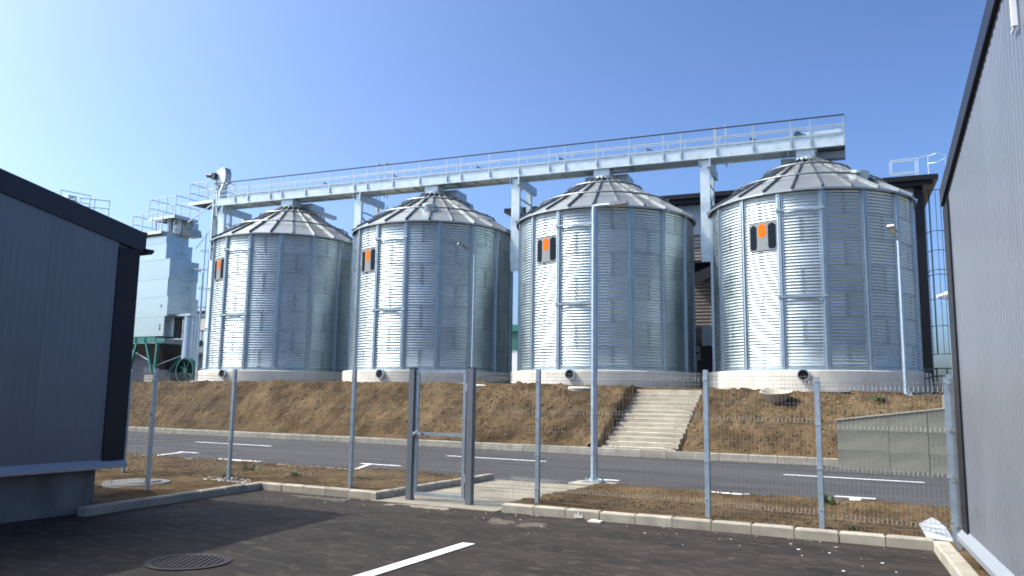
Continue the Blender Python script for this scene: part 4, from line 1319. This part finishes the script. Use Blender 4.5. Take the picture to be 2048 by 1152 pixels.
# ------------------------------------------------------------------ lamp posts
def lamp(label, x, y, z0, z1, r0, r1, arm, head_len=0.45, base=True, tilt=0.05):
    l = root('street_lamp', label, 'lamp post', (x, y, z0), 0, 'galvanised lamp posts')
    H = z1 - z0
    part('pole', MB().tube([(0, 0, 0.0), (0, 0, H)], [r0, r1], 8), M['post'], l)
    if base:
        part('base_plate', MB().box(-0.17, 0.17, -0.17, 0.17, -0.02, 0.02), M['galvd'], l)
        part('footing', MB().bbox(-0.42, 0.42, -0.30, 0.30, -0.4, -0.021, 0.01), M['kerb'], l)
        mb = MB()
        for dx in (-.12, .12):
            for dy in (-.12, .12): mb.bar((dx, dy, 0.02), (dx, dy, 0.08), 0.025)
        part('anchor_bolts', mb, M['galvd'], l)
    a = Vector((arm[0], arm[1], 0))
    d = a.normalized()
    e = a + Vector((0, 0, H + tilt))
    part('arm', MB().tube([(0, 0, H - 0.05), (0, 0, H), tuple(d * 0.12 + Vector((0, 0, H + 0.02))), tuple(e)], [r1, r1, r1 * .8, r1 * .8], 8), M['post'], l)
    q = e + d * head_len + Vector((0, 0, tilt))
    hd = part('lamp_head', MB().bar(e - d * 0.05, q, 0.20, 0.07), M['lampm'], l)
    sub('lens', MB().bar(e + d * 0.05 + Vector((0, 0, -0.043)), q - d * 0.05 + Vector((0, 0, -0.043)), 0.15, 0.012), M['beige'], hd)
    return l
lamp('nearest tall lamp post on a concrete footing in front of the third silo', -6.03, 14.62, 0.08, 5.50, 0.075, 0.055, (0.38, 0.05), 0.30, tilt=0.02)
lamp('lamp post in front of the second silo with head tilted left', -16.0, 26.5, 2.22, 7.30, 0.055, 0.04, (-0.22, -0.3), 0.35, tilt=0.15)
lamp('lamp post in front of the rightmost silo', -0.98, 26.5, 1.92, 6.60, 0.07, 0.05, (-0.10, -0.45), 0.30, tilt=0.15)
lamp('lamp post in front of the dryer fan left of the silos', -31.95, 27.0, 2.25, 7.58, 0.055, 0.04, (-0.2, -0.05), 0.25, tilt=0.1)
l5 = lamp('lamp post with white security cameras beside the right building', 0.30, 26.0, 1.75, 6.75, 0.065, 0.05, (0.4, 0.02), 0.35, tilt=0.08)
cm = root('security_camera', 'white twin bullet cameras fixed on the lamp post by the right building', 'camera', (0.27, 25.9, 4.75))
part('mount', MB().tube([(0, 0, -0.08), (0, 0, 0.10)], 0.10, 12), M['camwhite'], cm)
part('camera_body', MB().tube([(-0.04, -0.08, 0.02), (-0.30, -0.14, -0.05)], 0.055, 10), M['camwhite'], cm, smooth=True)
part('camera_body', MB().tube([(0.04, -0.10, -0.02), (0.16, -0.22, -0.12)], 0.06, 10), M['camwhite'], cm, smooth=True)

# ------------------------------------------------------------------ small things
dh = MB().lathe([(0.0, -0.1), (0.30, -0.28), (0.50, 0.0), (0.44, 0.0), (0.26, -0.20), (0, -0.20)], 24)
single('drain_funnel', dh, M['step'], 'white concrete drain funnel sticking out of the bank below the rightmost silo', 'drain', (-4.62, 26.0, 1.97), smooth=True).rotation_euler = (rad(10), 0, 0)
single('concrete_disc', MB().lathe([(0, 0.06), (0.40, 0.05), (0.46, 0.0), (0.42, -0.12)], 24), M['concrete'], 'low round concrete cap in the soil below the third silo', 'drain', (-11.4, 26.3, 2.03), smooth=True)
single('concrete_disc', MB().lathe([(0, 0.05), (0.40, 0.04), (0.46, 0.0), (0.42, -0.12)], 24), M['concrete'], 'low round concrete cap in the soil right of the gate, below the second silo', 'drain', (-15.4, 26.0, 2.09), smooth=True)
mh = root('manhole', 'round concrete manhole ring with cover in the soil beside the left building', 'manhole', (-12.75, 9.65, 0.02))
part('ring', MB().lathe([(0.42, 0.0), (0.42, 0.06), (0.55, 0.06), (0.60, 0.0)], 32), M['plinth'], mh)
part('cover', MB().lathe([(0, 0.085), (0.37, 0.08), (0.40, 0.05), (0.41, 0.0)], 32), M['plinth'], mh)
dg = root('drain_grate', 'dark cast iron drain grate sunk into the near asphalt', 'drain grate', (-6.65, 5.68, 0.0), rad(28))
part('rim', MB().lathe([(0.40, 0.003), (0.41, 0.012), (0.34, 0.012), (0.33, 0.003)], 28), M['iron'], dg)
part('pit_shade', MB().lathe([(0.0, 0.004), (0.335, 0.004)], 28), M['black'], dg)  # flat black disc, the shade below the bars put in as colour
for k in range(11):
    x = -0.29 + k * 0.058
    h_ = math.sqrt(max(0, 0.325 ** 2 - x * x))
    part('grate_bar', MB().box(x - 0.014, x + 0.014, -h_, h_, 0.0045, 0.012), M['iron'], dg)
# white board fragment behind the right kerb
bd = MB().prism([(-0.24, 0.02), (-0.31, 0.20), (-0.17, 0.29), (-0.10, 0.25), (-0.03, 0.17), (0.04, 0.0)], -0.015, 0.015, 'y')
o = single('board_scrap', bd, M['foam'], 'white scrap of board leaning behind the kerb at the right', 'board scrap', (-0.02, 10.75, 0.08))
o.rotation_euler = (rad(-35), 0, 0.1)
single('chalk_splash', MB().prism([(-0.07, 0), (-0.05, 0.07), (-0.03, 0.02), (0.0, 0.10), (0.02, 0.02), (0.05, 0.06), (0.07, 0)], 0, 0.003, 'y'), M['lime'], 'white lime splash on the front kerb right of the gate', 'splash', (-4.55, 10.452, 0.02))
scl = MB()
for k in range(14): scl.box(*sorted((random.uniform(-.1, .1), random.uniform(-.1, .1))), *sorted((random.uniform(-.08, .08), random.uniform(-.08, .08))), 0.001, random.uniform(0.01, 0.03))
single('plaster_scrap', scl, M['lime'], 'crumpled white plaster scrap at the foot of the kerb right of the gate', 'scrap', (-4.25, 10.36, 0.0))

# weeds
def weed(x, y, z, s, n, label):
    mb = MB()
    s *= 0.72
    for _ in range(n):
        a = random.uniform(0, 2 * PI)
        l = s * random.uniform(0.5, 1)
        lean = random.uniform(0.3, 1.2)
        b = Vector((random.gauss(0, s * .35), random.gauss(0, s * .35), 0))
        d = Vector((math.cos(a) * lean, math.sin(a) * lean, 1)).normalized()
        w_ = Vector((-math.sin(a), math.cos(a), 0)) * s * 0.05
        p1 = b + d * l * 0.55
        p2 = b + d * l + Vector((0, 0, -l * 0.25 * lean))
        n0 = len(mb.v)
        mb.v += [tuple(b - w_), tuple(b + w_), tuple(p1 + w_), tuple(p1 - w_), tuple(p2)]
        mb.f += [(n0, n0 + 1, n0 + 2, n0 + 3), (n0 + 3, n0 + 2, n0 + 4)]
    s *= 1
    single('weed', mb, M['grass'], label, 'weed', (x, y, z), 'weeds on the soil')
WD = [(-1.6, 24.3, None, 0.35, 90, 'green weed patch on the bank above the retaining wall'),
      (-6.0, 26.4, None, 0.16, 40, 'small weed near the crest between stairs and drain funnel'),
      (-6.9, 26.7, None, 0.12, 30, 'tiny weed beside the top of the stairs'),
      (-13.0, 26.0, None, 0.14, 30, 'tiny weed on the bank left of the stairs'),
      (-11.1, 11.9, 0.10, 0.22, 50, 'green weed in the left soil strip behind the second fence post'),
      (-12.3, 11.3, 0.05, 0.25, 60, 'leafy weed near the gravel at the left soil strip'),
      (-13.1, 12.6, 0.05, 0.3, 50, 'tall weed in the left soil strip near the building'),
      (-9.9, 12.3, 0.09, 0.14, 30, 'tiny weed in the left soil strip beside the kerb'),
      (-4.0, 14.0, 0.08, 0.16, 30, 'small weed at the road edge left of the white bay mark'),
      (-1.7, 13.6, 0.08, 0.30, 60, 'long leaved weed behind the fence post at the right'),
      (-1.1, 10.95, 0.10, 0.14, 40, 'small weed behind the kerb at the right'),
      (-7.3, 28.0, 2.05, 0.25, 40, 'yellowish weed at the foot of the rightmost silo ring')]
for (x, y, z, s, n, lab) in WD:
    weed(x, y, bank_z(x, y) if z is None else z, s, n, lab)
print('objects', len(bpy.data.objects), 'tris', sum(len(o.data.polygons) for o in bpy.data.objects if o.type == 'MESH') * 2)
